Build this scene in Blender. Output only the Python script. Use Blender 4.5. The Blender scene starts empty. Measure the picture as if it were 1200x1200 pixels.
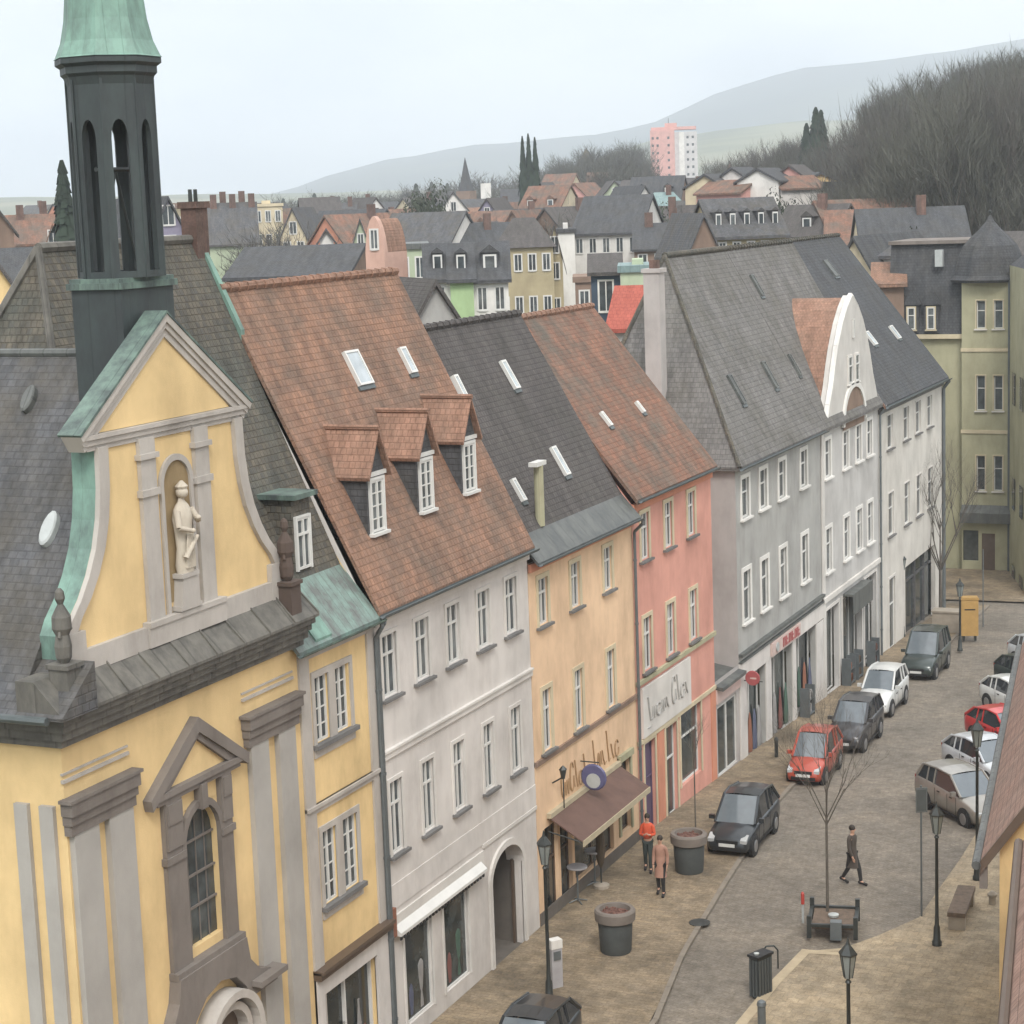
import bpy, math, random
from mathutils import Vector, Matrix
random.seed(7)
S=bpy.context.scene; COL=S.collection
PI=math.pi
# ------------------------------------------------------------------ camera frame
CAMH=20.0
def _setup():
    nad=Vector((1139-600,15300-600,0)); vp=Vector((1640-600,200-600,0))
    f=math.sqrt(-(nad.dot(vp)))
    d=Vector((nad.x,nad.y,f)).normalized()
    y=Vector((vp.x,vp.y,f)); y=(y-d*d.dot(y)).normalized()
    z=-d; x=y.cross(z)
    return f,x,y,z
F,AX,AY,AZ=_setup()
EYE=Vector((0,0,CAMH))
def ray(px,py):
    c=Vector((px-600,py-600,F)); return Vector((AX.dot(c),AY.dot(c),AZ.dot(c)))
def gnd(px,py,z=0.0):
    r=ray(px,py); return EYE+r*((z-CAMH)/r.z)
def onX(px,py,X):
    r=ray(px,py); return EYE+r*(X/r.x)
def onY(px,py,Y):
    r=ray(px,py); return EYE+r*(Y/r.y)
def onplane(px,py,p0,n):
    r=ray(px,py); return EYE+r*((p0-EYE).dot(n)/r.dot(n))
def yh(px): return 261-0.0367*px            # the horizon line in the photo
def colray(px,D):                            # ground position at distance D below photo column px
    r=ray(px,yh(px)); h=math.hypot(r.x,r.y); return Vector((r.x/h*D,r.y/h*D,0)), F/ math.hypot(px-600,F)
def smooth(a,b,t):
    t=max(0,min(1,(t-a)/(b-a))); return t*t*(3-2*t)
def street(Y): return -0.043*max(0.0,min(Y,106)-58)
AT=[(-400,4),(0,5),(300,5),(500,8),(700,13),(850,14),(1000,16),(1150,20),(1700,26)]
def lerp(tab,x):
    if x<=tab[0][0]: return tab[0][1]
    for (a,b),(c,d) in zip(tab,tab[1:]):
        if x<=c: return b+(d-b)*(x-a)/(c-a)
    return tab[-1][1]
CR=Vector((AX.x,AY.x,AZ.x)); CD=Vector((AX.y,AY.y,AZ.y)); CF=Vector((AX.z,AY.z,AZ.z))
def ground_z(x,y):
    D=math.hypot(x,y); v=Vector((x,y,0)); fw=v.dot(CF); 
    a=600+F*v.dot(CR)/fw if fw>1 else 600
    a=max(-600,min(1900,a))
    d0=lerp([(500,300),(900,190),(1200,135)],a); d1=lerp([(500,800),(900,420),(1200,300)],a)
    return street(y)+ (lerp(AT,a)+2)*smooth(d0,d1,D)
# ------------------------------------------------------------------ materials
def nt(name):
    m=bpy.data.materials.new(name); m.use_nodes=True
    n=m.node_tree.nodes; l=m.node_tree.links
    return m,n,l,n['Principled BSDF']
def N(n,t,**k):
    o=n.new(t)
    for a,b in k.items():
        if a.startswith('i_'): 
            o.inputs[a[2:].replace('_',' ')].default_value=b
        else: setattr(o,a,b)
    return o
def ramp(n,stops):
    r=n.new('ShaderNodeValToRGB'); e=r.color_ramp.elements
    e[0].position=stops[0][0]; e[0].color=(*stops[0][1],1)
    e[1].position=stops[-1][0]; e[1].color=(*stops[-1][1],1)
    for p,c in stops[1:-1]:
        x=e.new(p); x.color=(*c,1)
    return r
def mixc(n,l,a,b,fac,mode='MIX'):
    m=n.new('ShaderNodeMix'); m.data_type='RGBA'; m.blend_type=mode
    for s,v in ((6,a),(7,b),(0,fac)):
        if isinstance(v,(int,float)): m.inputs[s].default_value=v
        elif isinstance(v,tuple): m.inputs[s].default_value=(*v,1)
        else: l.new(v,m.inputs[s])
    return m.outputs[2]
def srgb(r,g,b):
    f=lambda c:(c/255/12.92) if c/255<=.04045 else ((c/255+.055)/1.055)**2.4
    return (f(r),f(g),f(b))
def sc(c,k): return tuple(min(1,max(0,x*k)) for x in c)
def noise(n,l,vec,scale,detail=4,rough=.6):
    t=N(n,'ShaderNodeTexNoise'); t.inputs['Scale'].default_value=scale; t.inputs['Detail'].default_value=detail; t.inputs['Roughness'].default_value=rough
    if vec is not None: l.new(vec,t.inputs['Vector'])
    return t
def mapping(n,l,src,sx=1,sy=1,sz=1):
    m=n.new('ShaderNodeMapping'); m.inputs['Scale'].default_value=(sx,sy,sz); l.new(src,m.inputs['Vector']); return m.outputs[0]
def bump(n,l,b,h,dist=.02,st=.5):
    u=n.new('ShaderNodeBump'); u.inputs['Strength'].default_value=st; u.inputs['Distance'].default_value=dist
    l.new(h,u.inputs['Height']); l.new(u.outputs[0],b.inputs['Normal'])
def plain(name,c,rough=.6,metal=0,var=.12,scale=3,spec=.5):
    m,n,l,b=nt(name); tc=n.new('ShaderNodeTexCoord')
    t=noise(n,l,tc.outputs['Object'],scale)
    r=ramp(n,[(.3,sc(c,1-var)),(.7,sc(c,1+var))]); l.new(t.outputs[0],r.inputs[0]); l.new(r.outputs[0],b.inputs['Base Color'])
    b.inputs['Roughness'].default_value=rough; b.inputs['Metallic'].default_value=metal; b.inputs['Specular IOR Level'].default_value=spec
    return m
def plaster(name,c,grime=.35,bumps=.35):
    m,n,l,b=nt(name); tc=n.new('ShaderNodeTexCoord'); ge=n.new('ShaderNodeNewGeometry')
    t=noise(n,l,ge.outputs['Position'],.55,5); t2=noise(n,l,mapping(n,l,ge.outputs['Position'],1.1,1.1,.35),1.1,6,.7)
    r=ramp(n,[(.30,sc(c,.84)),(.52,c),(.70,sc(c,1.10))]); l.new(t.outputs[0],r.inputs[0])
    r2=ramp(n,[(.30,(1-grime*.62,1-grime*.66,1-grime*.68)),(.56,(1,1,1))]); l.new(t2.outputs[0],r2.inputs[0])
    c1=mixc(n,l,r.outputs[0],r2.outputs[0],.75,'MULTIPLY'); l.new(c1,b.inputs['Base Color'])
    t3=noise(n,l,ge.outputs['Position'],38,3); bump(n,l,b,t3.outputs[0],.01,bumps)
    b.inputs['Roughness'].default_value=.9; b.inputs['Specular IOR Level'].default_value=.2
    return m
def tiles(name,c1,c2,moss,tw=.2,th=.26,mossamt=.5,bs=.7,stain=None,mortar=.72,dirt=1.0):
    """roof covering: staggered tiles laid in metres in UV space, with mossy stains"""
    m,n,l,b=nt(name); uv=n.new('ShaderNodeUVMap'); ge=n.new('ShaderNodeNewGeometry')
    br=N(n,'ShaderNodeTexBrick'); br.offset=.5; l.new(uv.outputs[0],br.inputs['Vector'])
    br.inputs['Scale'].default_value=1; br.inputs['Brick Width'].default_value=tw; br.inputs['Row Height'].default_value=th
    br.inputs['Mortar Size'].default_value=.022; br.inputs['Mortar Smooth'].default_value=.8; br.inputs['Bias'].default_value=0
    br.inputs['Color1'].default_value=(*c1,1); br.inputs['Color2'].default_value=(*c2,1); br.inputs['Mortar'].default_value=(*sc(c1,mortar),1)
    t=noise(n,l,ge.outputs['Position'],.7,6,.65); tm=ramp(n,[(.42,(0,0,0)),(.66,(1,1,1))]); l.new(t.outputs[0],tm.inputs[0])
    mf=n.new('ShaderNodeMath'); mf.operation='MULTIPLY'; l.new(tm.outputs[0],mf.inputs[0]); mf.inputs[1].default_value=mossamt
    cc=mixc(n,l,br.outputs['Color'],moss,mf.outputs[0])
    t4=noise(n,l,mapping(n,l,uv.outputs[0],2.2,.35,1),1.2,5,.7); r4=ramp(n,[(.35,(.62,)*3),(.6,(1.12,)*3)]); l.new(t4.outputs[0],r4.inputs[0])
    cc=mixc(n,l,cc,r4.outputs[0],.7*dirt,'MULTIPLY')
    t2=noise(n,l,ge.outputs['Position'],4.5,6,.75); r2=ramp(n,[(.3,(.74,)*3),(.7,(1.2,)*3)]); l.new(t2.outputs[0],r2.inputs[0])
    cc=mixc(n,l,cc,r2.outputs[0],.9,'MULTIPLY'); l.new(cc,b.inputs['Base Color'])
    # overlapping rows: saw-tooth height along the slope
    sx=n.new('ShaderNodeSeparateXYZ'); l.new(uv.outputs[0],sx.inputs[0])
    d=n.new('ShaderNodeMath'); d.operation='DIVIDE'; l.new(sx.outputs[1],d.inputs[0]); d.inputs[1].default_value=th
    fr=n.new('ShaderNodeMath'); fr.operation='FRACT'; l.new(d.outputs[0],fr.inputs[0])
    inv=n.new('ShaderNodeMath'); inv.operation='SUBTRACT'; inv.inputs[0].default_value=1; l.new(fr.outputs[0],inv.inputs[1])
    ad=n.new('ShaderNodeMath'); ad.operation='SUBTRACT'; l.new(inv.outputs[0],ad.inputs[0]); l.new(br.outputs['Fac'],ad.inputs[1])
    bump(n,l,b,ad.outputs[0],.022,bs*.75)
    b.inputs['Roughness'].default_value=.85; b.inputs['Specular IOR Level'].default_value=.25
    return m
def seam(name,c1,c2,w=.5,metal=.0,rough=.55,dark=.5,patch=(.38,.62)):
    """standing-seam sheet metal, weathered"""
    m,n,l,b=nt(name); uv=n.new('ShaderNodeUVMap'); ge=n.new('ShaderNodeNewGeometry')
    t=noise(n,l,mapping(n,l,ge.outputs['Position'],1.3,1.3,.5),1.6,6,.7); r=ramp(n,[(patch[0],c1),(patch[1],c2)]); l.new(t.outputs[0],r.inputs[0])
    sx=n.new('ShaderNodeSeparateXYZ'); l.new(uv.outputs[0],sx.inputs[0])
    d=n.new('ShaderNodeMath'); d.operation='DIVIDE'; l.new(sx.outputs[0],d.inputs[0]); d.inputs[1].default_value=w
    fr=n.new('ShaderNodeMath'); fr.operation='FRACT'; l.new(d.outputs[0],fr.inputs[0])
    rr=ramp(n,[(0,(dark,)*3),(.07,(1,)*3),(1,(1,)*3)]); l.new(fr.outputs[0],rr.inputs[0])
    cc=mixc(n,l,r.outputs[0],rr.outputs[0],1.0,'MULTIPLY'); l.new(cc,b.inputs['Base Color']); bump(n,l,b,rr.outputs[0],-.03,.6)
    b.inputs['Roughness'].default_value=rough; b.inputs['Metallic'].default_value=metal
    return m
def glassmat(name,c=(.035,.042,.045),c2=(.12,.13,.13)):
    m,n,l,b=nt(name); oi=n.new('ShaderNodeObjectInfo'); ge=n.new('ShaderNodeNewGeometry')
    r=ramp(n,[(0,c),(.55,sc(c,1.7)),(1,c2)]); l.new(oi.outputs['Random'],r.inputs[0])
    t=noise(n,l,ge.outputs['Position'],1.7,3); r2=ramp(n,[(.35,(.6,)*3),(.65,(1.5,)*3)]); l.new(t.outputs[0],r2.inputs[0])
    cc=mixc(n,l,r.outputs[0],r2.outputs[0],1.0,'MULTIPLY'); l.new(cc,b.inputs['Base Color'])
    b.inputs['Roughness'].default_value=.08; b.inputs['Specular IOR Level'].default_value=.6
    return m
def carpaint(name,c,metal=.3,rough=.28):
    m,n,l,b=nt(name); ge=n.new('ShaderNodeNewGeometry'); t=noise(n,l,ge.outputs['Position'],2.5,4)
    sx=n.new('ShaderNodeSeparateXYZ'); tc=n.new('ShaderNodeTexCoord'); l.new(tc.outputs['Object'],sx.inputs[0])
    rz=ramp(n,[(.1,(.55,.5,.42)),(.5,(1,1,1))]); l.new(sx.outputs[2],rz.inputs[0])      # road dirt low on the body
    r=ramp(n,[(.3,sc(c,.85)),(.7,sc(c,1.1))]); l.new(t.outputs[0],r.inputs[0])
    l.new(mixc(n,l,r.outputs[0],rz.outputs[0],.6,'MULTIPLY'),b.inputs['Base Color'])
    b.inputs['Metallic'].default_value=metal; b.inputs['Roughness'].default_value=rough; b.inputs['Coat Weight'].default_value=.5; b.inputs['Coat Roughness'].default_value=.1
    return m
def paving(name,c1,c2,bw,bh,mort=.6,rough=.85,stain=.5,rot=0):
    m,n,l,b=nt(name); ge=n.new('ShaderNodeNewGeometry'); mp=n.new('ShaderNodeMapping'); mp.inputs['Rotation'].default_value=(0,0,rot); l.new(ge.outputs['Position'],mp.inputs[0])
    t0=noise(n,l,ge.outputs['Position'],3,2)
    br=N(n,'ShaderNodeTexBrick'); l.new(mp.outputs[0],br.inputs['Vector']); br.inputs['Scale'].default_value=1
    br.inputs['Brick Width'].default_value=bw; br.inputs['Row Height'].default_value=bh; br.inputs['Mortar Size'].default_value=.012; br.inputs['Mortar Smooth'].default_value=.5
    br.inputs['Color1'].default_value=(*c1,1); br.inputs['Color2'].default_value=(*c2,1); br.inputs['Mortar'].default_value=(*sc(c1,mort),1)
    t=noise(n,l,ge.outputs['Position'],.35,6,.65); r=ramp(n,[(.34,(1-stain*.55,)*3),(.5,(.95,)*3),(.66,(1.15,1.13,1.1))]); l.new(t.outputs[0],r.inputs[0])
    cc=mixc(n,l,br.outputs['Color'],r.outputs[0],1,'MULTIPLY')
    t2=noise(n,l,ge.outputs['Position'],2.6,5,.7); r2=ramp(n,[(.35,(.76,.74,.70)),(.62,(1.15,)*3)]); l.new(t2.outputs[0],r2.inputs[0])
    cc=mixc(n,l,cc,r2.outputs[0],.9,'MULTIPLY')
    t5=noise(n,l,ge.outputs['Position'],14,4,.8); r5=ramp(n,[(.35,(.72,)*3),(.65,(1.25,)*3)]); l.new(t5.outputs[0],r5.inputs[0]); cc=mixc(n,l,cc,r5.outputs[0],.8,'MULTIPLY'); l.new(cc,b.inputs['Base Color']); bump(n,l,b,br.outputs['Fac'],-.01,.5)
    b.inputs['Roughness'].default_value=rough
    return m
M={}
M['church']=plaster('church_yellow_plaster',(.70,.515,.265),.25)
M['lilac']=plaster('pale_lilac_trim_plaster',(.45,.415,.375),.4)
M['stone']=plaster('weathered_stone',(.20,.175,.155),.6)
M['pilaster']=plaster('pilaster_grey_plaster',(.38,.36,.33),.2)
M['niche']=plaster('niche_ochre_plaster',(.30,.22,.12),.5)
M['statue']=plaster('statue_stone',(.55,.49,.40),.7)
M['yellow']=plaster('yellow_house_plaster',(.72,.53,.27),.42)
M['greywhite']=plaster('grey_white_plaster',(.615,.58,.545),.38)
M['white']=plaster('off_white_trim',(.62,.59,.55),.2)
M['whitewall']=plaster('dirty_white_wall',(.60,.57,.52),.35)
M['orange']=plaster('apricot_plaster',(.74,.525,.345),.42)
M['pink']=plaster('coral_pink_plaster',(.62,.315,.25),.3)
M['grey']=plaster('mid_grey_plaster',(.385,.38,.36),.42)
M['greyside']=plaster('taupe_side_wall',(.43,.40,.38),.3)
M['olive']=plaster('olive_yellow_plaster',(.39,.372,.25),.35)
M['greengrey']=plaster('sill_stone',(.17,.165,.16),.4)
M['cream']=plaster('cream_plaster',(.58,.50,.35),.3)
M['beige']=plaster('beige_plaster',(.40,.34,.215),.35)
M['bwhite']=plaster('white_house_plaster',(.70,.68,.64),.3)
M['brown']=plaster('brown_plaster',(.24,.17,.13),.4)
M['salmon']=plaster('salmon_plaster',(.58,.26,.17),.3)
M['lime']=plaster('light_green_plaster',(.34,.46,.25),.3)
M['palegreen']=plaster('pale_green_plaster',(.42,.48,.34),.3)
M['bluewall']=plaster('dark_blue_plaster',(.06,.085,.12),.3)
M['violet']=plaster('violet_grey_plaster',(.25,.23,.30),.3)
M['towerpink']=plaster('tower_block_coral',(.60,.33,.29),.2)
M['towerwhite']=plaster('tower_block_grey',(.55,.53,.52),.2)
M['redtile']=tiles('red_plain_tiles',(.31,.175,.115),(.24,.145,.105),(.13,.105,.085),.15,.17,.75,.6)
M['redtile2']=tiles('weathered_red_tiles',(.27,.135,.09),(.18,.115,.085),(.13,.11,.09),.15,.17,1.0,.6)
M['orangetile']=tiles('orange_dormer_tiles',(.35,.20,.14),(.29,.17,.12),(.17,.13,.10),.15,.17,.4,.6)
M['salmontile']=tiles('salmon_tiles',(.33,.21,.165),(.29,.18,.14),(.22,.17,.14),.15,.17,.5,.5)
M['browntile']=tiles('dark_brown_tiles',(.105,.093,.088),(.085,.078,.075),(.08,.074,.066),.15,.17,.6,.6)
M['greytile']=tiles('grey_slate_tiles',(.19,.18,.17),(.155,.148,.14),(.12,.112,.095),.18,.2,.7,.6)
M['mosstile']=tiles('mossy_tiles',(.15,.13,.10),(.095,.09,.08),(.075,.08,.07),.14,.16,.8,.9)
M['slate']=tiles('blue_grey_slate',(.115,.115,.12),(.085,.087,.092),(.10,.088,.07),.2,.16,.7,.5)
M['darkslate']=tiles('dark_slate',(.085,.087,.092),(.07,.072,.077),(.075,.07,.062),.18,.16,.5,.5)
M['copper']=seam('green_copper_sheet',(.055,.07,.068),(.15,.22,.18),.45,.0,.6,.6,(.36,.66))
M['copperdark']=seam('dark_copper_sheet',(.032,.038,.040),(.05,.068,.065),.6,.0,.55,.7,(.4,.8))
M['coppergreen']=seam('bright_verdigris',(.10,.15,.13),(.19,.32,.26),.3,0,.6,.75,(.3,.6))
M['copperstripe']=seam('striped_verdigris_sheet',(.13,.14,.13),(.22,.34,.29),.24,0,.6,.35,(.4,.7))
M['lead']=seam('grey_sheet_metal',(.075,.08,.078),(.125,.13,.12),.55,.0,.55,.45)
M['cornice']=seam('mossy_cornice_sheet',(.085,.08,.07),(.15,.14,.12),.9,.0,.8,.55)
M['gutter']=plain('gutter_metal',(.10,.115,.115),.45,.3)
M['pipe']=plain('downpipe_metal',(.13,.145,.15),.45,.3)
M['frame']=plain('white_window_frame',(.62,.61,.58),.5,0,.06)
M['brownframe']=plain('brown_wood',(.10,.07,.05),.5)
M['glass']=glassmat('window_glass')
M['shopglass']=glassmat('shop_glass',(.03,.036,.036),(.07,.075,.07))
M['skyglass']=plain('skylight_glass',(.42,.46,.48),.12,.0,.2,2)
M['dark']=plain('dark_opening',(.03,.028,.026),.9)
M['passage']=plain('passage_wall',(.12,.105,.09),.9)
M['brick']=paving('chimney_brick',(.17,.10,.08),(.12,.08,.065),.25,.08,.8)
M['road']=paving('street_setts',(.205,.176,.142),(.165,.143,.116),.16,.16,.75,.85,.45,.3)
M['walk']=paving('brown_paving',(.265,.205,.135),(.205,.162,.112),.3,.15,.7,.88,.8)
M['plaza']=paving('sand_paving',(.34,.272,.185),(.275,.225,.158),.3,.3,.75,.88,.6)
M['bright']=plain('light_kerb_stone',(.38,.31,.21),.9)
M['kerb']=plain('kerb_stone',(.205,.175,.14),.9)
M['metal']=plain('dark_green_metal',(.045,.05,.048),.45,.4)
M['grill']=plain('black_plastic',(.012,.012,.013),.6)
M['tyre']=plain('tyre_rubber',(.02,.02,.02),.85)
M['rim']=plain('alloy_rim',(.35,.35,.36),.35,.8)
M['lamp']=plain('headlight_lens',(.42,.43,.43),.08)
M['tail']=plain('tail_light_red',(.30,.02,.015),.2)
M['plate']=plain('number_plate_white',(.6,.6,.58),.5)
M['carglass']=plain('car_glass',(.030,.034,.038),.05,0,.1,3,.9)
M['windscreen']=plain('windscreen_glass',(.13,.15,.165),.05,0,.1,3,.9)
M['planter']=plain('grey_planter',(.065,.072,.072),.7,0,.12)
M['rimstone']=plain('planter_rim',(.17,.145,.125),.8)
M['soil']=plain('red_brown_soil',(.13,.065,.05),.95,0,.4,9)
M['lampglass']=plain('lantern_glass',(.20,.22,.21),.2)
M['awning']=plain('brown_awning_cloth',(.12,.07,.055),.85,0,.15,2)
M['awningedge']=plain('awning_edge',(.42,.36,.25),.8)
M['tablewhite']=plain('table_top',(.36,.35,.36),.5)
M['signblue']=plain('sign_blue',(.10,.10,.20),.4)
M['signwhite']=plain('sign_white',(.40,.42,.41),.4)
M['lettergold']=plain('letter_gold_brown',(.33,.21,.11),.6)
M['lettergrey']=plain('letter_grey',(.36,.35,.33),.6)
M['signred']=plain('sign_red',(.36,.09,.09),.4)
M['signpale']=plain('sign_pale_panel',(.55,.42,.38),.6)
M['wood']=plain('bench_wood',(.12,.085,.06),.8,0,.3,7)
M['concrete']=plain('bench_concrete',(.30,.26,.21),.9)
M['yellowbox']=plain('post_yellow',(.38,.23,.075),.6)
M['purple']=plain('purple_door',(.10,.075,.13),.5)
M['orange_goods']=plain('orange_goods',(.24,.10,.06),.7)
M['green_goods']=plain('green_goods',(.06,.11,.08),.7)
M['red_goods']=plain('red_goods',(.18,.07,.06),.7)
M['blue_goods']=plain('blue_goods',(.09,.10,.15),.7)
M['white_goods']=plain('pale_goods',(.27,.26,.25),.7)
M['bark']=plain('bare_bark',(.10,.087,.072),.95,0,.25,5)
M['twig']=plain('twigs_brown_grey',(.088,.082,.072),.95,0,.35,.2)
M['twig2']=plain('twigs_olive_grey',(.088,.088,.070),.95,0,.35,.2)
M['needle']=plain('conifer_needles',(.022,.036,.022),.95,0,.4,.6)
M['ivy']=plain('evergreen_leaves',(.035,.045,.025),.9,0,.4,.8)
M['skin']=plain('skin',(.45,.26,.18),.6,0,.05)
M['hair']=plain('dark_hair',(.03,.022,.016),.7)
M['coatorange']=plain('orange_red_jacket',(.55,.085,.035),.8)
M['trousers']=plain('dark_green_trousers',(.035,.045,.042),.85)
M['coatpink']=plain('dusty_pink_coat',(.34,.19,.14),.85)
M['coatbrown']=plain('dark_brown_coat',(.062,.05,.042),.85)
M['black']=plain('black_cloth',(.02,.018,.018),.85)
M['parasol']=plain('brown_parasol_cloth',(.075,.055,.035),.9)
M['redcap']=plain('red_reflector',(.4,.05,.04),.5)
M['rustpin']=plain('rusty_brown_stone',(.085,.06,.048),.9)
M['palegrey']=plaster('pale_grey_plaster',(.50,.485,.465),.35)
M['salmonpale']=plaster('pale_salmon_plaster',(.56,.36,.29),.3)
M['gablewall']=plaster('pale_gable_plaster',(.56,.535,.50),.3)
def groundmat():
    m,n,l,b=nt('winter_ground'); ge=n.new('ShaderNodeNewGeometry')
    t=noise(n,l,ge.outputs['Position'],.012,6,.6); r=ramp(n,[(.35,(.075,.07,.045)),(.5,(.13,.12,.075)),(.65,(.10,.12,.06))]); l.new(t.outputs[0],r.inputs[0])
    t2=noise(n,l,ge.outputs['Position'],.3,5,.6); r2=ramp(n,[(.3,(.7,)*3),(.7,(1.2,)*3)]); l.new(t2.outputs[0],r2.inputs[0])
    l.new(mixc(n,l,r.outputs[0],r2.outputs[0],1,'MULTIPLY'),b.inputs['Base Color']); b.inputs['Roughness'].default_value=1; return m
M['ground']=groundmat()
def hillmat(name,a,bb,c,s):
    m,n,l,b=nt(name); ge=n.new('ShaderNodeNewGeometry')
    t=noise(n,l,mapping(n,l,ge.outputs['Position'],1,1,3),s,5,.55); r=ramp(n,[(.40,a),(.52,bb),(.60,c)]); l.new(t.outputs[0],r.inputs[0])
    l.new(r.outputs[0],b.inputs['Base Color']); b.inputs['Roughness'].default_value=1; return m
M['hillfar']=hillmat('far_forest_hill',(.018,.028,.032),(.03,.042,.042),(.05,.062,.05),.002)
M['hillnear']=hillmat('near_field_hill',(.05,.06,.035),(.14,.15,.08),(.20,.19,.12),.0035)
# ------------------------------------------------------------------ mesh builder
class MB:
    def __init__(s): s.v=[]; s.f=[]; s.mi=[]; s.cur=0
    def poly(s,pts):
        i=len(s.v); s.v+= [tuple(p) for p in pts]; s.f.append(tuple(range(i,i+len(pts)))); s.mi.append(s.cur); return s
    def box(s,x0,y0,z0,x1,y1,z1):
        if x0>x1:x0,x1=x1,x0
        if y0>y1:y0,y1=y1,y0
        if z0>z1:z0,z1=z1,z0
        i=len(s.v); s.v+=[(x0,y0,z0),(x1,y0,z0),(x1,y1,z0),(x0,y1,z0),(x0,y0,z1),(x1,y0,z1),(x1,y1,z1),(x0,y1,z1)]
        for q in ((0,3,2,1),(4,5,6,7),(0,1,5,4),(1,2,6,5),(2,3,7,6),(3,0,4,7)): s.f.append(tuple(i+k for k in q)); s.mi.append(s.cur)
        return s
    def prism(s,pts,axis,a,b):
        """pts 2D polygon; axis 'x': pts=(y,z); 'y': pts=(x,z); 'z': pts=(x,y)"""
        def P(p,t): return {'x':(t,p[0],p[1]),'y':(p[0],t,p[1]),'z':(p[0],p[1],t)}[axis]
        ar=sum(p[0]*q[1]-q[0]*p[1] for p,q in zip(pts,pts[1:]+pts[:1]))
        if (ar<0): pts=pts[::-1]
        if axis=='y': pts=pts[::-1]
        if a>b: a,b=b,a
        n=len(pts); i=len(s.v); s.v+=[P(p,a) for p in pts]+[P(p,b) for p in pts]
        s.f.append(tuple(i+k for k in range(n-1,-1,-1))); s.f.append(tuple(i+n+k for k in range(n))); s.mi+=[s.cur]*2
        for k in range(n):
            k2=(k+1)%n; s.f.append((i+k,i+k2,i+n+k2,i+n+k)); s.mi.append(s.cur)
        return s
    def tube(s,p0,p1,r0,r1=None,n=8,caps=True):
        r1=r0 if r1 is None else r1; p0=Vector(p0); p1=Vector(p1); d=(p1-p0)
        if d.length<1e-6: return s
        d.normalize(); a=Vector((0,0,1)) if abs(d.z)<.9 else Vector((1,0,0)); u=d.cross(a).normalized(); w=d.cross(u)
        i=len(s.v)
        for p,r in ((p0,r0),(p1,r1)):
            for k in range(n):
                t=2*PI*k/n; s.v.append(tuple(p+(u*math.cos(t)+w*math.sin(t))*r))
        for k in range(n):
            k2=(k+1)%n; s.f.append((i+k,i+n+k,i+n+k2,i+k2)); s.mi.append(s.cur)
        if caps:
            s.f.append(tuple(i+k for k in range(n))); s.f.append(tuple(i+n+k for k in range(n-1,-1,-1))); s.mi+=[s.cur]*2
        return s
    def path(s,pts,r,n=6):
        for a,b in zip(pts,pts[1:]): s.tube(a,b,r,r,n)
        return s
    def lathe(s,prof,cx=0,cy=0,cz=0,n=20,sx=1,sy=1,a0=0):
        i=len(s.v); m=len(prof)
        for r,z in prof:
            for k in range(n):
                t=2*PI*k/n+a0; s.v.append((cx+sx*r*math.cos(t),cy+sy*r*math.sin(t),cz+z))
        for j in range(m-1):
            for k in range(n):
                k2=(k+1)%n; s.f.append((i+j*n+k,i+j*n+k2,i+(j+1)*n+k2,i+(j+1)*n+k)); s.mi.append(s.cur)
        s.f.append(tuple(i+k for k in range(n-1,-1,-1))); s.f.append(tuple(i+(m-1)*n+k for k in range(n))); s.mi+=[s.cur]*2
        return s
    def ball(s,c,r,n=10,sx=1,sy=1,sz=1):
        pr=[(max(.02,math.sin(PI*k/n))*r,-math.cos(PI*k/n)*r*sz) for k in range(n+1)]
        return s.lathe(pr,c[0],c[1],c[2],n+2,sx,sy)
    def build(s,name,mat,parent=None,smooth=False,cut=None):
        me=bpy.data.meshes.new(name); me.from_pydata(s.v,[],s.f)
        mats=mat if isinstance(mat,(list,tuple)) else [mat]
        for m in mats: me.materials.append(M[m] if isinstance(m,str) else m)
        if len(mats)>1: me.polygons.foreach_set('material_index',s.mi)
        me.update()
        uv=me.uv_layers.new(name='UVMap'); Z=Vector((0,0,1))
        dat=[0.0]*(2*len(me.loops))
        for p in me.polygons:
            n=p.normal
            if abs(n.z)>.995 or n.length<.5: u=Vector((1,0,0)); w=Vector((0,1,0))
            else: u=Z.cross(n).normalized(); w=n.cross(u)
            for li in p.loop_indices:
                co=me.vertices[me.loops[li].vertex_index].co; dat[2*li]=co.dot(u); dat[2*li+1]=co.dot(w)
        uv.data.foreach_set('uv',dat)
        if smooth:
            me.polygons.foreach_set('use_smooth',[True]*len(me.polygons))
            try: me.set_sharp_from_angle(angle=math.radians(smooth if smooth is not True else 40))
            except Exception: pass
        o=bpy.data.objects.new(name,me); COL.objects.link(o)
        if parent: o.parent=parent
        return o
def tag(o,label,cat=None,group=None,kind=None):
    if label: o['label']=label
    if cat: o['category']=cat
    if group: o['group']=group
    if kind: o['kind']=kind
    return o
def empty(name,loc,rz=0):
    o=bpy.data.objects.new(name,None); COL.objects.link(o); o.location=loc; o.rotation_euler=(0,0,rz); o.empty_display_size=.3; return o
KIDS={}
def kids(o): return [c for c in bpy.data.objects if c.parent==o]
def copy_tree(o,parent=None,cache=None):
    c=o.copy(); COL.objects.link(c); c.parent=parent
    for ch in (list(o.children)): copy_tree(ch,c)
    return c
def xf(o): return Matrix.Translation(o.location)@Matrix.Rotation(o.rotation_euler.z,4,'Z')
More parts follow.
